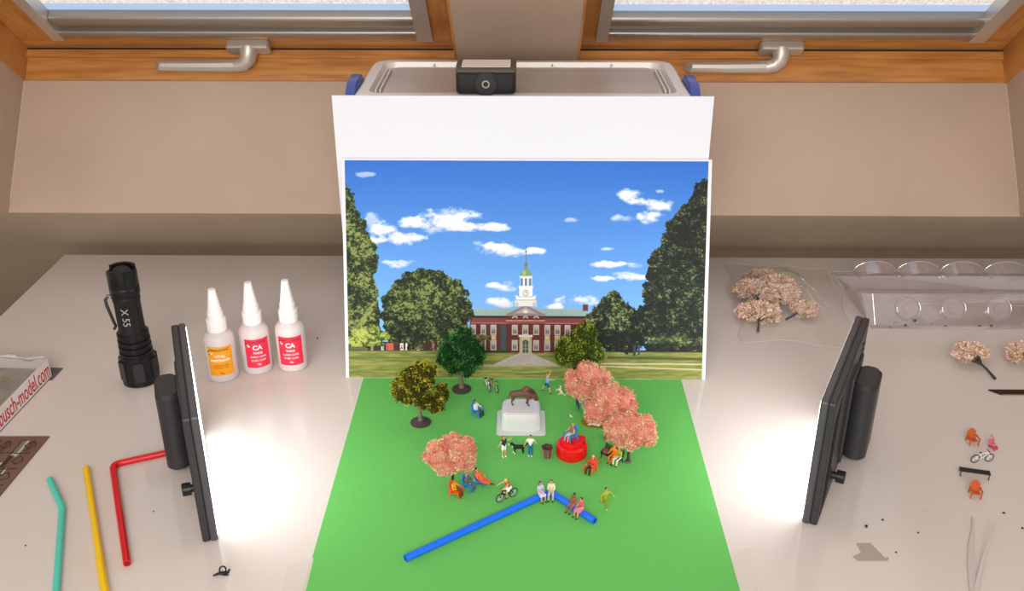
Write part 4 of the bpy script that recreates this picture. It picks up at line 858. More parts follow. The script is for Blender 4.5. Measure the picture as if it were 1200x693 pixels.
# four on the blue straw
def onstraw(px, py, face, label, **k):
    x, y = G(px, py, 5.6); return person(label, (x, y, 0), face, k.pop('arms', LAP), SITL, hip_z=6.1, **k)
onstraw(633, 578, -62, 'seated woman figurine in pale blue dress, leftmost on the blue straw', top=(176, 196, 226), bottom=(196, 210, 232), style='skirt', sleeves='short', hair=(96, 52, 30), long_hair=True, shoes=(70, 40, 34))
onstraw(646, 576, -95, 'seated man figurine in cream jacket at the bend of the blue straw', top=(226, 216, 190), bottom=(200, 192, 164), hair=(120, 70, 40), shoes=(40, 34, 30))
onstraw(672.5, 591.5, -138, 'seated figurine in brown beside the pink-dressed one on the straw', top=(150, 84, 60), bottom=(170, 110, 90), sleeves='short', style='shorts', hair=(40, 26, 20), skin=(160, 100, 74), shoes=(50, 30, 26))
onstraw(681, 597, -138, 'seated woman figurine in pink dress nearest the straw end', top=(214, 84, 110), bottom=(232, 120, 150), style='skirt', sleeves='short', hair=(40, 24, 24), shoes=(60, 30, 34))

# ------------------------------------------------------------------ bicycles
steel = mat('spoke_steel', (200, 200, 205), .35, .5); rub = mat('tyre_rubber', (24, 24, 26), .6)
def bicycle(loc, face, m, label, flat=False, sc=1.0, group=None):
    r = root('bicycle', loc, face - 90, label, 'toy bicycle', group); r.scale = (sc,) * 3
    for yy in (-6.2, 6.2):
        w = MB(); w.tube([(0, yy + 3.6 * math.cos(t), 4 + 3.6 * math.sin(t)) for t in [i * math.pi / 14 for i in range(28)]], .42, 6, closed=True); wo = w.build('wheel', rub, r)
        s = MB(); s.tube([(0, yy + 3.15 * math.cos(t), 4 + 3.15 * math.sin(t)) for t in [i * math.pi / 14 for i in range(28)]], .14, 5, closed=True)
        for k in range(10): a = math.pi * k / 10; s.cyl((0, yy + 3.1 * math.cos(a), 4 + 3.1 * math.sin(a)), (0, yy - 3.1 * math.cos(a), 4 - 3.1 * math.sin(a)), .06, n=4)
        s.build('spokes', steel, wo)
    f = MB(); BB = (0, -.6, 3.4); ST = (0, -2.4, 8.6); HT = (0, 4.4, 9.2); 
    for p, q in ((BB, ST), (ST, HT), (BB, (0, 4.6, 8.2)), (BB, (0, -6.2, 4)), (ST, (0, -6.2, 4)), ((0, 4.2, 9.8), (0, 6.2, 4))): f.cyl(p, q, .36, n=8)
    f.build('bicycle_frame', m, r)
    b = MB(); b.tube([(-2.4, 3.4, 10.8), (-1.8, 4.2, 10.9), (0, 4.4, 10.4), (1.8, 4.2, 10.9), (2.4, 3.4, 10.8)], .28, 6); b.cyl((0, 4.2, 9.6), (0, 4.4, 10.5), .3); b.build('handlebar', rub, r)
    b = MB(); b.ball((0, -2.8, 9.7), (.8, 1.4, .35), 10); b.cyl(ST, (0, -2.7, 9.5), .25); b.build('saddle', rub, r)
    b = MB(); b.cyl((-.9, -.6, 3.4), (.9, -.6, 3.4), .7, n=12); b.cyl((.8, -.6, 3.4), (.8, -.2, 1.7), .18); b.cyl((-.8, -.6, 3.4), (-.8, -1, 5.1), .18); b.build('crank', steel, r)
    return r
bw = mat('white_bike_paint', (232, 232, 236), .4)
bicycle((*G(571, 456), CH), -70, bw, 'white toy bicycle parked left of the green one near the photo print')
bicycle((*G(579, 457), CH), -65, mat('lime_bike_paint', (170, 190, 60), .4), 'lime green toy bicycle parked right of the white one near the photo print')
x, y = G(594, 586); bicycle((x, y, CH), 215, mat('black_bike_paint', (30, 30, 34), .4), 'black toy bicycle ridden by the blonde cyclist')
a = math.radians(215)
person('blonde cyclist figurine in red and white riding the black bicycle', (x - math.cos(a) * 2.6, y - math.sin(a) * 2.6, 0), 215, (((-.5, 1, -.35), (.1, 1, -.25)), ((.5, 1, -.35), (-.1, 1, -.25))), (((-.05, .8, -.8), (0, -.1, -1)), ((.05, .9, -.35), (0, -.2, -1))), hip_z=10.9, lean=26, top=(206, 60, 48), bottom=(240, 236, 234), style='shorts', sleeves='none', hair=(232, 196, 60), long_hair=True, shoes=(50, 50, 60))
x, y = G(604, 579.5, 8); 
bicycle((*G(1150, 542), 0.1), 8, bw, 'white toy bicycle on the bare table above the black bench')

# ------------------------------------------------------------------ animals
def bison(loc, face):
    B = MB(); br_ = mat('brown_bison_coat', (104, 66, 50), .6, noise_amt=.25, scale=700)
    B.cap((0, -7.5, 12.0), (0, -1, 12.6), 3.1, 3.7); B.cap((0, -1, 12.8), (0, 5, 13.6), 3.7, 4.5); B.ball((0, 4.5, 16), (3.0, 4.6, 4.6)); B.cap((0, -9, 12), (0, -5, 12), 2.7, 3.2)
    B.cap((0, 7, 13), (0, 11, 11.2), 4.0, 3.5); B.cap((0, 11.2, 11.2), (0, 13.8, 7.2), 3.1, 2.1); B.cap((0, 12.0, 8.2), (0, 12.0, 5.4), 1.3, .5)      # head and beard
    B.cap((0, 6.5, 9.5), (0, 8, 8.2), 2.6, 1.6)
    for s in (-1, 1):
        B.cap((s * 1.9, 5.4, 10), (s * 1.9, 5.6, 6), 2.0, 1.2); B.cap((s * 1.9, 5.6, 6), (s * 1.9, 5.2 + s, 1.2), .95, .6); B.cap((s * 1.9, 5.2 + s, 1.0), (s * 1.9, 5.9 + s, .7), .8, .7)
        B.cap((s * 1.8, -8.6, 11.4), (s * 1.8, -7.4, 7.2), 2.1, 1.2); B.cap((s * 1.8, -7.4, 7.2), (s * 1.8, -9.4, 4.4), .95, .7); B.cap((s * 1.8, -9.4, 4.4), (s * 1.8, -9.0 + s * .6, 1.0), .62, .52); B.cap((s * 1.8, -9.0 + s * .6, .9), (s * 1.8, -8.4 + s * .6, .7), .75, .65)
        B.ball((s * 2.8, 10.6, 12.2), (.9, .4, .5), 8)
    B.cap((0, -11.0, 13), (0, -12.4, 8.5), .45, .35); B.cap((0, -12.4, 8.5), (0, -12.3, 6.5), .6, .4)
    o = organic(B, 'bison', br_, None, loc, face - 90, .36, 2, None, ()); o.location.z = (TT + loc[2]) * MM
    tag(o, 'brown bison figurine standing on the upturned white plastic tub', 'animal figurine')
    h = MB(); 
    for s in (-1, 1): h.tube([(s * 2.3, 11.0, 13.4), (s * 3.6, 11.4, 14.0), (s * 3.9, 11.6, 15.4)], [.5, .4, .15], 8)
    h.build('horn', mat('horn_grey', (60, 54, 50), .4), o)
    m = MB(); m.cap((0, 6, 15.4), (0, 9.6, 13.8), 3.7, 3.0); m.ball((0, 10.6, 13.8), (2.0, 1.6, 1.6)); organic(m, 'mane', mat('dark_mane', (74, 42, 34), .8, noise_amt=.3, scale=900), o, voxel=.4, smooth=1)
    o.scale = (.92,) * 3; return o
def dog(loc, face, m, label, up=False, patches=None, sc=1.0):
    B = MB()
    P = (lambda x, y, z: Vector((x, y, z)))
    B.cap(P(0, -3.2, 5.4), P(0, 2.6, 5.6), 1.45, 1.8); B.cap(P(0, 2.6, 6), P(0, 4.6, 8), 1.3, 1.05); B.ball((0, 5.0, 8.4), (1.15, 1.35, 1.1)); B.cap(P(0, 5.6, 8.2), P(0, 7.2, 7.7), .75, .5)
    for s in (-1, 1):
        B.cap(P(s * .95, 5.0, 8.9), P(s * 1.35, 4.8, 7.7), .35, .25); B.cap(P(s * .9, 2.6, 5), P(s * .9, 2.8, 2.6), .9, .55); B.cap(P(s * .9, 2.8, 2.6), P(s * .9, 2.6 + s * .5, .5), .48, .4); B.cap(P(s * .9, 2.6 + s * .5, .45), P(s * .9, 3.2 + s * .5, .42), .45, .4)
        B.cap(P(s * .9, -3.4, 5), P(s * .9, -2.8, 3.0), 1.1, .6); B.cap(P(s * .9, -2.8, 3), P(s * .9, -4.0, 1.9), .5, .4); B.cap(P(s * .9, -4.0, 1.9), P(s * .9, -3.7, .5), .4, .38); B.cap(P(s * .9, -3.7, .45), P(s * .9, -3.1, .42), .43, .4)
    B.cap(P(0, -4.4, 6), P(0, -6.6, 7.6), .55, .6); B.cap(P(0, -6.6, 7.6), P(0, -8.0, 8.2), .62, .35)
    if up:
        R = Matrix.Translation((0, -3.5, 1)) @ Matrix.Rotation(math.radians(62), 4, 'X') @ Matrix.Translation((0, 3.5, -3.4)); B.v = [tuple(R @ Vector(v)) for v in B.v]
        zmin = min(v[2] for v in B.v); B.v = [(v[0], v[1], v[2] - zmin) for v in B.v]
    o = organic(B, 'dog', m, None, loc, face - 90, .25, 2); o.location.z = (TT + .38) * MM; o.scale = (sc,) * 3
    tag(o, label, 'animal figurine')
    if not up:
        w = MB(); w.ball((0, 4.0, 6.3), (1.0, .9, 1.5)); w.cap((0, 6.6, 8.0), (0, 7.2, 7.7), .62, .52); organic(w, 'white_bib', mat('white_fur', (240, 238, 234), .7), o, voxel=.25, smooth=1)
        for s in (-1, 1): MB().cap((s * .9, 2.8 + s * .5, .5), (s * .9, 3.3 + s * .5, .45), .52, .46).build('paw', mat('white_fur', (240, 238, 234)), o)
    else:
        w = MB(); w.ball((0, -4.1, 5.5), (1.5, 1.1, 1.7)) ; organic(w, 'tan_saddle', mat('tan_fur', (176, 104, 66), .7), o, voxel=.25, smooth=1)
    return o
dog(G(607.5, 531.5), 185, mat('black_fur', (22, 22, 25), .7), 'black dog figurine with white chest between the woman and the man', sc=1.12)
dog(G(653.5, 463), 165, mat('cream_fur', (228, 206, 184), .7), 'tan and white dog figurine leaping up at the child', up=True, sc=.72)
x, y = G(669, 490); bd = MB(); bd.ball((0, 0, 1.3), (.9, 1.4, .9), 10); bd.ball((0, 1.2, 2.3), (.5, .6, .5), 8); bd.cap((0, -1, 1.4), (0, -2.3, 1.7), .4, .2); bd.cap((.3, 0, .8), (.3, 0, .1), .12); bd.cap((-.3, 0, .8), (-.3, 0, .1), .12)
o = organic(bd, 'bird', mat('white_feather', (236, 234, 226), .6), None, (x, y, 0), 40, .2, 1); o.location.z = (TT + .36) * MM; tag(o, 'tiny white bird figurine on the lawn above the picnic mat', 'animal figurine')

# ------------------------------------------------------------------ plinth tub, bottle cap, bin, bench, picnic
tubm = mat('frosted_white_tub', (224, 226, 228), .3, sss=.3); tubm.node_tree.nodes['Principled BSDF'].inputs['Transmission Weight'].default_value = .1
tb = root('plastic_tub', (0, 727, CH), 0, 'upturned frosted plastic tub used as a plinth for the bison', 'plastic tub')
loft([ringrect(0, 21, 19.5, 0.0, 3), ringrect(0, 21, 19.5, .9, 3), ringrect(0, 17.6, 15.6, 1.3, 6)], True, True).build('flange', tubm, tb)
loft([ringrect(0, 17.4, 15.2, 1.2, 7), ringrect(0, 17.0, 14.6, 9, 7), ringrect(0, 16.6, 14.2, 14.4, 7), ringrect(0, 15.6, 13.2, 16.4, 6), ringrect(0, 14, 11.8, 17, 5.5)], False, True).build('tub_wall', tubm, tb)
loft([ringrect(0, 14.6, 12.2, 17.0, 5.4), ringrect(0, 14.0, 11.6, 17.5, 5)], False, True).build('raised_rim', tubm, tb)
bison((0.5, 729, 17.8), -3)
capm = mat('red_cap_plastic', (226, 18, 24), .22, sss=.1)
x, y = G(669.5, 533); bc = root('bottle_cap', (x, y, CH), 0, 'red plastic bottle cap standing on the lawn as a podium', 'bottle cap')
b = MB(); b.lathe([(12.4, 0), (12.7, .6), (12.7, 9.2), (12.2, 10.4), (11, 10.9), (9.4, 10.9)], 48); b.build('skirt', capm, bc)
b = MB()
for k in range(60): a = k * math.pi / 30; b.box(-.15, .15, -.2, .2, 1, 8.6, Matrix.Rotation(a, 4, 'Z') @ Matrix.Translation((12.7, 0, 0)))
b.build('grip_ribs', capm, bc)
b = MB(); M = Matrix.Translation((0, 1.2, 0)); b.lathe([(9.6, 10.8), (9.4, 13.4), (8.9, 13.9), (8.0, 14.0)], 40, M); b.build('raised_top', capm, bc)
b = MB(); b.lathe([(3.4, 10), (3.4, 12.6), (2.8, 13.2)], 20, Matrix.Translation((8.6, 5.6, 0))); b.build('hinge_lug', capm, bc)
xs_, ys_ = x - 1.2, y + 1.0
garden_chair((xs_, ys_, CH + 14.05), -140, m_bb, 'blue garden chair standing on top of the red bottle cap')
a = math.radians(-140)
person('seated woman figurine in brown top on the chair atop the bottle cap', (xs_ - math.cos(a) * 1, ys_ - math.sin(a) * 1, 14.05), -140, (((-.5, .5, -1), (.2, 1, .1)), ((.5, .5, -1), (-.2, 1, .1))), SITL, hip_z=4.9, lean=-14, top=(140, 100, 76), bottom=(190, 204, 220), style='shorts', sleeves='none', hair=(176, 130, 90), shoes=(200, 170, 150))

binm = mat('brown_bin_wood', (112, 78, 66), .6); x, y = G(641, 536.5); bn = root('litter_bin', (x, y, CH), 40, 'brown hexagonal litter bin right of the man in blue trousers', 'litter bin')
b = MB(); b.lathe([(3.4, 0), (4.6, 9.6), (3.7, 9.6), (3.4, 2), (.1, 2)], 6, cap=False); b.add([(3.4 * math.cos(k * math.pi / 3), 3.4 * math.sin(k * math.pi / 3), 0) for k in range(6)], [(5, 4, 3, 2, 1, 0)]); b.build('bin_body', binm, bn, ang=20)
b = MB(); b.lathe([(4.6, 9.5), (5.0, 9.7), (5.0, 10.3), (3.9, 10.3), (3.9, 9.4)], 6, cap=False); b.build('rim', mat('dark_bin_rim', (70, 48, 44), .5), bn, ang=20)
b = MB(); [b.tube([(3.45 * math.cos(k * math.pi / 3), 3.45 * math.sin(k * math.pi / 3), 0.1), (4.65 * math.cos(k * math.pi / 3), 4.65 * math.sin(k * math.pi / 3), 9.6)], .28, 6) for k in range(6)]; b.build('corner_strip', mat('pale_bin_edge', (170, 136, 120), .6), bn)
MB().lathe([(3.5, 4), (3.5, 4.3)], 6).build('shade_disc', mat('painted_bin_shade', (24, 20, 20), .8), bn)  # near-black disc puts the shade of the bin's hollow into colour

iron = mat('black_cast_iron', (28, 28, 31), .45)
def bench(loc, face, label, back=True, L=19):
    r = root('park_bench', loc, face - 90, label, 'toy bench')
    for k in range(5): MB().rbox(-L / 2, L / 2, -2.6 + k * 1.3, -1.7 + k * 1.3, 4.6, 5.1, .2, 2, 'x').build('seat_slat', iron, r)
    if back:
        for k in range(4):
            M = Matrix.Translation((0, -3.2, 6.2 + k * 1.5)) @ Matrix.Rotation(math.radians(12), 4, 'X'); MB().rbox(-L / 2, L / 2, -.3 - k * .25, .1 - k * .25, -.45, .45, .15, 2, 'x', M).build('back_slat', iron, r)
    for s in (-1, 1):
        b = MB(); x = s * (L / 2 - 1)
        b.tube([(x, 3.4, 0), (x, 2.8, 2.5), (x, 3.0, 4.6)], .38, 6); b.tube([(x, -4.4, 0), (x, -3, 2.6), (x, -3, 4.8)] + ([(x, -4.3, 12.2)] if back else []), .38, 6); b.tube([(x, 3.0, 4.5), (x, -3, 4.5)], .35, 6)
        if back: b.tube([(x, 3.2, 4.6), (x, 3.4, 7.2), (x, 0, 7.6), (x, -3.4, 7.2)], .35, 6)
        b.build('bench_end', iron, r)
    return r
g0 = G(703.6, 537.5); g1 = G(723.8, 547.6); bxc = ((g0[0] + g1[0]) / 2, (g0[1] + g1[1]) / 2); bd_ = math.atan2(g1[1] - g0[1], g1[0] - g0[0]); nrml = bd_ - math.pi / 2   # facing the camera side
n_ = (math.cos(nrml), math.sin(nrml)); u_ = (math.cos(bd_), math.sin(bd_)); bo = (bxc[0] - n_[0] * 3.4, bxc[1] - n_[1] * 3.4)
bench((bo[0], bo[1], CH), math.degrees(nrml), 'black park bench with slatted back beside the nearest pink tree')
def onb(t, **k): return person(k.pop('label'), (bo[0] + u_[0] * t - n_[0] * 1.2, bo[1] + u_[1] * t - n_[1] * 1.2, 0), math.degrees(nrml), k.pop('arms', LAP), SITL, hip_z=6.2, **k)
onb(1.6, label='seated figurine in orange on the black bench', top=(240, 130, 24), bottom=(220, 110, 30), hair=(230, 120, 30), shoes=(40, 34, 30), arms=(((-.6, .6, -.6), (.1, 1, -.3)), ((.4, .5, -1), (-.2, 1, 0))))
onb(6.6, label='seated figurine in green and white at the right end of the bench', top=(150, 170, 50), bottom=(226, 222, 190), hair=(180, 150, 60), shoes=(60, 50, 40))
bag_ = root('basket', (bo[0] - u_[0] * 6, bo[1] - u_[1] * 6, CH + 5.1), math.degrees(bd_), 'small brown basket on the left end of the black bench', 'toy basket')
MB().lathe([(2.4, 0), (3.1, 1.6), (2.9, 2.6), (1.2, 3.2), (.2, 3.3)], 14).build('basket_body', mat('woven_brown', (132, 84, 58), .8, noise_amt=.3, scale=1500), bag_)
b = MB(); b.tube([(2.8 * math.cos(t), 0, 2 + 2.6 * math.sin(t)) for t in [i * math.pi / 8 for i in range(9)]], .3, 6); b.build('basket_handle', mat('woven_brown', (132, 84, 58)), bag_)

x, y = G(693, 497.5); pic = MB(); P = [(11 * math.cos(t) * (1 + .12 * math.sin(3 * t)), 7.5 * math.sin(t) * (1 + .1 * math.cos(2 * t))) for t in [i * math.pi / 16 for i in range(32)]]; pic.prism(P, .37, .9)
tag(pic.build('picnic_mat', mat('olive_straw_mat', (146, 118, 30), .85, noise_amt=.3, scale=900), loc=(x + 2, y, 0), rz=-12), 'olive-brown picnic mat lying left of the middle pink tree', 'picnic mat')
LIE = (((-.06, .1, -1), (0, -.3, -1)), ((.1, .35, -1), (0, -.5, -1)))
person('figurine in red and white lying on the picnic mat', (x - 2 + 8, y - 1 - 3, 2.0), -12 + 0, (((-.8, .3, .5), (.5, .2, .6)), ((.8, .3, -.6), (-.3, .4, -1))), LIE, top=(190, 50, 44), bottom=(236, 226, 214), hair=(200, 160, 120), hip_z=0, roll=None).rotation_euler = (math.radians(86), 0, math.radians(70))
person('figurine in white lying behind the red one on the picnic mat', (x + 9, y + 1.6, 2.0), 0, (((-.8, .1, .6), (.4, .2, .8)), ((.8, .1, .6), (-.5, .3, .5))), LIE, top=(226, 216, 180), bottom=(226, 190, 160), sleeves='none', style='shorts', hair=(90, 60, 40), hip_z=0).rotation_euler = (math.radians(86), 0, math.radians(76))

# ================================================================== RIGHT SIDE OF THE TABLE
c1 = garden_chair((*G(1139, 520), .1), -88, m_or2, 'empty orange garden chair left of the pink figurine on the bare table')
c2 = garden_chair((*G(1142, 582), .1), -100, m_or2, 'empty orange garden chair in front of the black backless bench on the table')
pf = person('loose seated figurine in pink lying beside the orange chair on the table', (*G(1160, 524), 0), -60, LAP, (((-.15, 1, .1), (0, .3, -1)), ((.15, 1, .1), (0, .3, -1))), hip_z=1.6, lean=-4, top=(214, 96, 120), bottom=(196, 70, 90), hair=(150, 140, 136), zoff=-.3, skin=(220, 170, 150))
bench((*G(1141, 558), .1), -104, 'black backless bench standing between the chairs on the bare table', back=False, L=23)

def blossom(loc, rz, tilt, label, h=46, rad=15, n=2200, seed=5, group=None, name='blossom_twig', full=.17):
    r = root(name, loc, rz, label, 'model tree', group); r.rotation_euler = (math.radians(tilt[0]), math.radians(tilt[1]), math.radians(rz))
    b = MB(); rs = random.Random(seed); b.tube([(0, 0, 0), (.4, 0, h * .25), (0, .3, h * .42)], [1.3, 1.1, 1.0], 8)
    for k in range(9):
        a = k * 2 * math.pi / 9 + rs.random() * .4; q = rad * (.45 + .45 * rs.random()); z = h * (.62 + .3 * rs.random())
        b.tube([(0, .3, h * (.38 + .05 * (k % 3))), (q * .4 * math.cos(a), q * .2 * math.sin(a), h * .55), (q * math.cos(a), q * .45 * math.sin(a), z)], [.8, .6, .3], 6)
    b.build('trunk', bark_d, r)
    foliage('blossom', [(-rad * .45, 0, h * .72, rad * (.4 + full), h * full), (rad * .45, 0, h * .72, rad * (.4 + full), h * full), (0, rad * .45, h * .74, rad * (.4 + full), h * full), (0, -rad * .45, h * .72, rad * (.4 + full), h * full), (0, 0, h * .84, rad * (.4 + full), h * full)], n, 1.7,
            [(186, 170, 116), (244, 186, 184), (248, 202, 198), (250, 216, 212), (252, 228, 222), (250, 236, 226), (236, 214, 180)], (216, 176, 168), r, seed, .5, .5, .42, .3, 4).scale.y = .5
    return r
blossom((*G(1166, 446), 1.6), 20, (-74, 0), 'pale blossom tree lying on its side below the clear tray', 50, 19, 2600, 31)
blossom((*G(1232, 440), 1.6), 40, (-74, 0), 'pale blossom tree lying half outside the right edge', 46, 17, 2200, 32)
# craft knife blade lying at the right
x, y = G(1160, 461); kb = root('metal_strip', (x, y, 0), 0, 'dark metal strip with a slanted tip lying right of the orange chairs', 'metal strip')
MB().prism([(0, 4.5), (9, -4.0), (90, -4.0), (90, 4.5)], .1, 1.4).build('strip_body', mat('dark_gunmetal', (52, 46, 46), .35, .5), kb, bevel=.2)
MB().prism([(8.6, -4.6), (90, -4.6), (90, -3.9), (8.9, -3.9)], .1, 1.2).build('worn_edge', mat('worn_brass', (190, 150, 110), .4, .4), kb)
# tweezers
stl = mat('tweezer_steel', (214, 208, 206), .35, .25); tA = Vector((*G(1141, 655), 0)); 
tw = root('tweezers', (*G(1141, 700), 0), 0, 'steel tweezers lying open at the bottom right corner', 'tweezers'); base = Vector((*G(1141, 700), 0)); 
def arm(pts, w):
    b = MB(); P = [Vector((*G(px_, py_, z_), z_)) - base for px_, py_, z_ in pts]; n = len(P); vs = []
    for i, p in enumerate(P):
        d = (P[min(i + 1, n - 1)] - P[max(i - 1, 0)]); s = Vector((d.y, -d.x, 0)).normalized() * w[i]
        vs += [tuple(p - s), tuple(p + s), tuple(p + s + Vector((0, 0, 1.0))), tuple(p - s + Vector((0, 0, 1.0)))]
    b.add(vs, [(0, 1, 2, 3), tuple(4 * (n - 1) + k for k in (3, 2, 1, 0))] + [(4 * i + k, 4 * i + 4 + k, 4 * i + 4 + (k + 1) % 4, 4 * i + (k + 1) % 4) for i in range(n - 1) for k in range(4)]); return b.build('tweezer_arm', stl, tw, bevel=.2)
arm([(1139.5, 607, 1), (1140, 622, 1), (1138, 640, .6), (1138, 665, .4), (1141, 700, .4), (1143, 740, .4)], [.4, .8, 2.0, 2.6, 2.4, 2.2])
arm([(1167, 612, 8), (1160, 632, 6), (1152, 655, 3.2), (1144, 690, .8), (1143, 740, .6)], [.4, .6, .9, 1.6, 2.0])
# scraps
tape_m2 = clear_mat('dull_tape_scrap', (.97, .96, .94), .03, .4, .4, .02, milk=(206, 194, 184))
px_, py_ = G(1020, 648); b = MB(); P = [G(1003, 637), G(1020, 637), G(1041, 658), G(1005, 658), (G(999, 653)), (G(1009, 648))]; b.prism([(p[0] - px_, p[1] - py_) for p in P], .1, .3)
tag(b.build('tape_scrap', tape_m2, loc=(px_, py_, 0)), 'torn piece of frosted tape on the table right of the right light panel', 'tape')
ck = mat('dark_crumb', (54, 36, 34), .8); moss = mat('moss_crumb', (84, 82, 44), .9)
CR = [(1015, 618, 1.4, 1, 'black crumb nearest the right light panel foot'), (1034.5, 610, .9, 0, ''), (1076, 625, .8, 0, ''), (1050, 648, .8, 0, ''), (1176, 602, 1.1, 0, ''), (1198, 620, 1, 0, ''), (1040, 655, .6, 0, ''), (1083, 600, .4, 0, ''), (30, 640, .7, 0, ''), (180, 600, .6, 0, ''), (372, 397, 1.0, 0, '')]
c0 = None
for i, (cx, cy, s, k, lb) in enumerate(CR):
    if c0 is None:
        b = MB(); b.ball((0, 0, 1.1), (1.4, 1.9, 1.1), 8); b.ball((.8, 1, 1), (1, 1, .9), 8); o = b.build('debris_crumb', ck); o2 = o
        c0 = o
    else: o2 = c0.copy(); COL.objects.link(o2)
    p = G(cx, cy); o2.location = (p[0] * MM, p[1] * MM, (TT + .02) * MM); o2.rotation_euler.z = i * 1.3; o2.scale = (s * .55, s * .55, s * .5)
    tag(o2, 'small dark crumb of debris lying loose on the white table', 'crumb', 'debris crumbs on the table')

# clear blister tray
tray_m = clear_mat('clear_blister', (.97, .95, .96), .10, .06, .16, .55, milk=(235, 222, 226))
tr = root('blister_tray', (361, 907, 0), 0, 'empty clear plastic blister tray with round cups along the back', 'blister tray')
Ltr = 330
def sheet(P, name='tray_wall', m=tray_m, th=.5):
    b = MB(); b.add(P, [tuple(range(len(P)))]); o = b.build(name, m, tr); sd = o.modifiers.new('s', 'SOLIDIFY'); sd.thickness = th * MM; return o
b = MB()
b.add([(0, 0, .2), (Ltr, 0, .2), (Ltr, 8, .2), (0, 8, .2), (0, 8, .2), (Ltr, 8, .2), (Ltr, 24, 29), (-8, 24, 29), (Ltr, 34, 29.5), (-12, 34, 29.5), (Ltr, 62, .2), (0, 62, .2), (-24, 66, 30), (Ltr, 68, 30), (Ltr, 76, 30), (-26, 76, 30)],
      [(0, 1, 2, 3), (3, 2, 6, 7), (7, 6, 8, 9), (11, 10, 13, 12), (12, 13, 14, 15), (3, 2, 10, 11), (3, 7, 9, 12, 11)])
o = b.build('tray_body', tray_m, tr); sd = o.modifiers.new('s', 'SOLIDIFY'); sd.thickness = .5 * MM
for k in range(7):
    cx = 22 + 47 * k
    c = MB(); n = 20; vs = [(cx + 23 * math.cos(math.pi * i / n), 76, 30 + 13 * math.sin(math.pi * i / n)) for i in range(n + 1)]; vs2 = [(cx + 21 * math.cos(math.pi * i / n), 60, 29 + 7 * math.sin(math.pi * i / n)) for i in range(n + 1)]
    c.add(vs + vs2, [(i, i + 1, n + 2 + i, n + 1 + i) for i in range(n)] + [tuple(range(n + 1))])
    c.build('scallop', tray_m, tr)
    e = MB(); e.tube(vs, .45, 6); e.build('scallop_edge', clear_mat('blister_edge', (.9, .87, .86), .3, .1, .4, .3) if k == 0 else EDGE, tr); 
    if k == 0: EDGE = e and [x for x in bpy.data.materials if x.name.startswith('blister_edge')][0]
    cc = cx + 18
    R_ = Matrix.Translation((cc, 16, 16)) @ Matrix.Rotation(math.radians(61), 4, 'X')
    q = MB(); q.lathe([(12.8, -.3), (12.4, 1.4), (11.4, 1.8), (10.6, .4), (6, .3), (5.4, 1.2), (.1, 1.2)], 32, R_, cap=False); q.build('round_cup', tray_m, tr)
    q = MB(); q.tube([tuple(R_ @ Vector((12.4 * math.cos(t), 12.4 * math.sin(t), 1.5))) for t in [i * math.pi / 16 for i in range(32)]], .28, 5, closed=True); q.tube([(cc + 11, 17, 19), (cc + 36, 17, 19)], .3, 5); q.build('cup_edge', EDGE, tr)
e = MB()
for P in ([(0, 0, .4), (Ltr, 0, .4)], [(0, 8, .5), (Ltr, 8, .5)], [(-8, 24, 29), (Ltr, 24, 29)], [(-26, 76, 30.2), (Ltr, 76, 30.2)], [(0, 0, .4), (-10, 30, 29.4), (-26, 76, 30)], [(0, 62, .4), (-24, 66, 30)], [(-24, 66, 30), (-8, 24, 29)], [(6, 8, .5), (4, 24, 29)]): e.tube(P, .4, 5)
e.build('moulded_edge', EDGE, tr)
for i, (cx, cy, z, s) in enumerate([(1051, 363, 6, 2.2), (1073, 377, 1.2, 6.5), (1080, 378, 1.2, 4), (1050, 378, 1.5, 2.4), (1091, 380, 1, 1.6), (1043, 384, 1, 1.2), (1147, 360, 6, 2), (1095, 360, 6, 1.6), (1148, 382, 1, 1.5), (1173, 380, 1, 1.3), (1185, 380, 1, 1.6)]):
    p = G(cx, cy, z); 
    if z > 3: p = (p[0], 907 + 6.0); zz = .8
    b = MB(); rs = random.Random(i)
    for q in range(5): b.ball((rs.uniform(-.6, .6) * s, rs.uniform(-.5, .5) * s, max(.5, .5 * s)), (s * .45, s * .4, s * .4), 8)
    tag(b.build('moss_crumb', moss, loc=(p[0], p[1], .5)), 'moss-brown flock crumb lying in the clear blister tray', 'crumb', 'flock crumbs in the tray')

# plastic bag with blossom trees
bagm = clear_mat('crinkled_film_bag', (.995, .99, .985), .0, .12, .03, .16, .8, 60, milk=(250, 246, 242))
bg = MB(); nu, nv = 56, 44; vs = []; bxc0, byc0 = 291.0, 965.0
def bag_pt(u, v, top):
    hx = 58 + 8 * noise.noise(Vector((v * 2, 1, 0))); hy = 98 + 6 * noise.noise(Vector((u * 2, 5, 0)))
    x = u * hx + 6 * noise.noise(Vector((v * 3, u * 2, 9))) - 4 * v; y = v * hy; e = max(0, (1 - abs(u) ** 3)) * max(0, (1 - abs(v + .1) ** 2.6)); hgt = 42 * math.exp(-(((u + .25) * 1.15) ** 2 + ((v + .12) * 1.25) ** 2) * 1.2) * e ** .5
    z = 0.6 + (hgt + e * (2.6 * noise.noise(Vector((x * .09, y * .09, 2))) + 1.6 * abs(noise.noise(Vector((x * .2, y * .2, 7)))) + 1.5) if top else 0.0)
    return (x, y, max(.5, z))
for j in range(nv + 1):
    for i in range(nu + 1): vs.append(bag_pt(-1 + 2 * i / nu, -1 + 2 * j / nv, True))
q_ = lambda i, j, o: o + j * (nu + 1) + i
bg.add(vs, [(q_(i, j, 0), q_(i + 1, j, 0), q_(i + 1, j + 1, 0), q_(i, j + 1, 0)) for j in range(nv) for i in range(nu)])
bago = tag(bg.build('plastic_bag', bagm, loc=(bxc0 - 3, byc0, 0), rz=-8), 'clear crinkled plastic bag of pale blossom trees right of the photo', 'plastic bag')
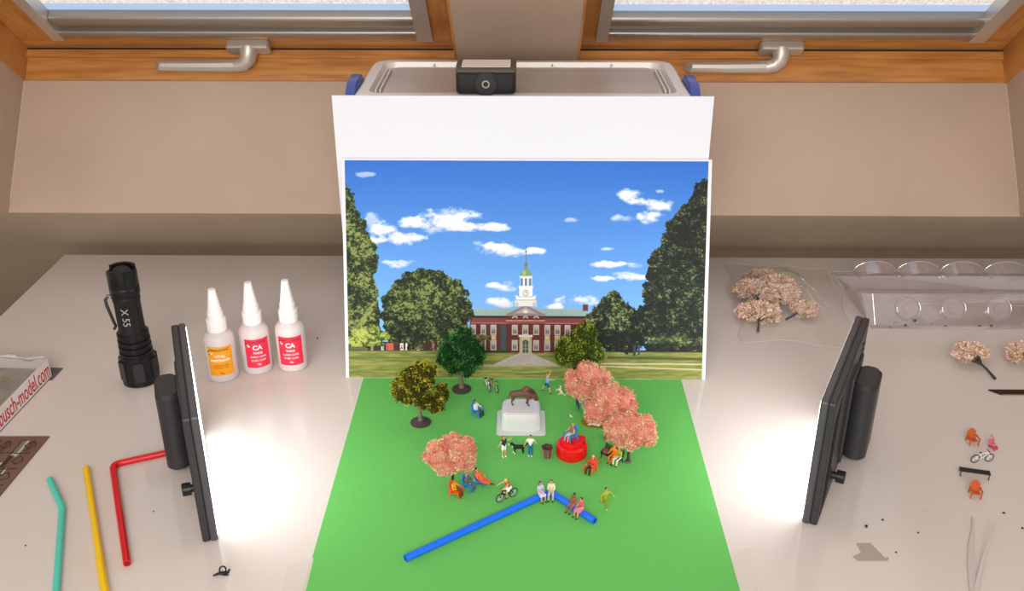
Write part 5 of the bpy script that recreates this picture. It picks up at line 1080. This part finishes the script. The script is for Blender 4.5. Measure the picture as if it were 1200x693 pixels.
glint_m = clear_mat('bag_glint_film', (.97, .96, .95), .25, .12, .6, .3, milk=(255, 252, 248)); rs = random.Random(9)  # whitish tubes paint gloss streaks along the bag's folds and rim
for side in range(4):
    P = []
    for q in range(30):
        t_ = -1 + 2 * q / 29; u, v = ((t_, -1), (1, t_), (t_, 1), (-1, t_))[side]; p = bag_pt(u, v, True); P.append((p[0], p[1], p[2] + .2))
    b = MB(); b.tube(P, .22, 5); b.build('film_edge', glint_m, bago)
for k in range(16):
    a = rs.uniform(0, 6.28); r0 = rs.uniform(.3, .75); u0, v0 = r0 * math.cos(a) - .2, r0 * math.sin(a); da = rs.uniform(-.5, .5); L_ = rs.uniform(.15, .42); P = []
    for q in range(9):
        u = u0 + math.cos(a + da) * L_ * q / 8; v = v0 + math.sin(a + da) * L_ * q / 8 + .02 * math.sin(q * 1.3 + k)
        if abs(u) < .98 and abs(v) < .98: p = bag_pt(u, v, True); P.append((p[0], p[1], p[2] + .25))
    if len(P) > 3: b = MB(); b.tube(P, [.08] + [rs.uniform(.12, .3) for _ in P[2:]] + [.08], 5); b.build('fold_glint', glint_m, bago)
for i, (cx, cy, rz_, hh, rr, lb_) in enumerate([(888, 377, -12, 40, 21, 'pale blossom tree at the lower left inside the clear bag'), (941, 372, -62, 34, 14, 'pale blossom tree poking out to the right inside the clear bag'), (878, 349, 25, 38, 19, 'pale blossom tree at the left inside the clear bag'), (912, 344, -30, 40, 20, 'pale blossom tree at the right of the heap inside the clear bag'), (903, 361, 60, 36, 19, 'pale blossom tree in the middle of the heap inside the clear bag'), (893, 335, 150, 36, 18, 'pale blossom tree at the top of the heap inside the clear bag'), (921, 360, -80, 34, 16, 'pale blossom tree beside the stem at the right of the heap')]):
    gx_, gy_ = G(cx, cy); a = math.radians(rz_)
    blossom((gx_ + math.sin(a) * hh * .7, gy_ - math.cos(a) * hh * .7, 3 + (6 if i in (4, 6) else 0)), rz_, (-74, 0), lb_, hh, rr, 4200, 40 + i, full=.26)

flush()
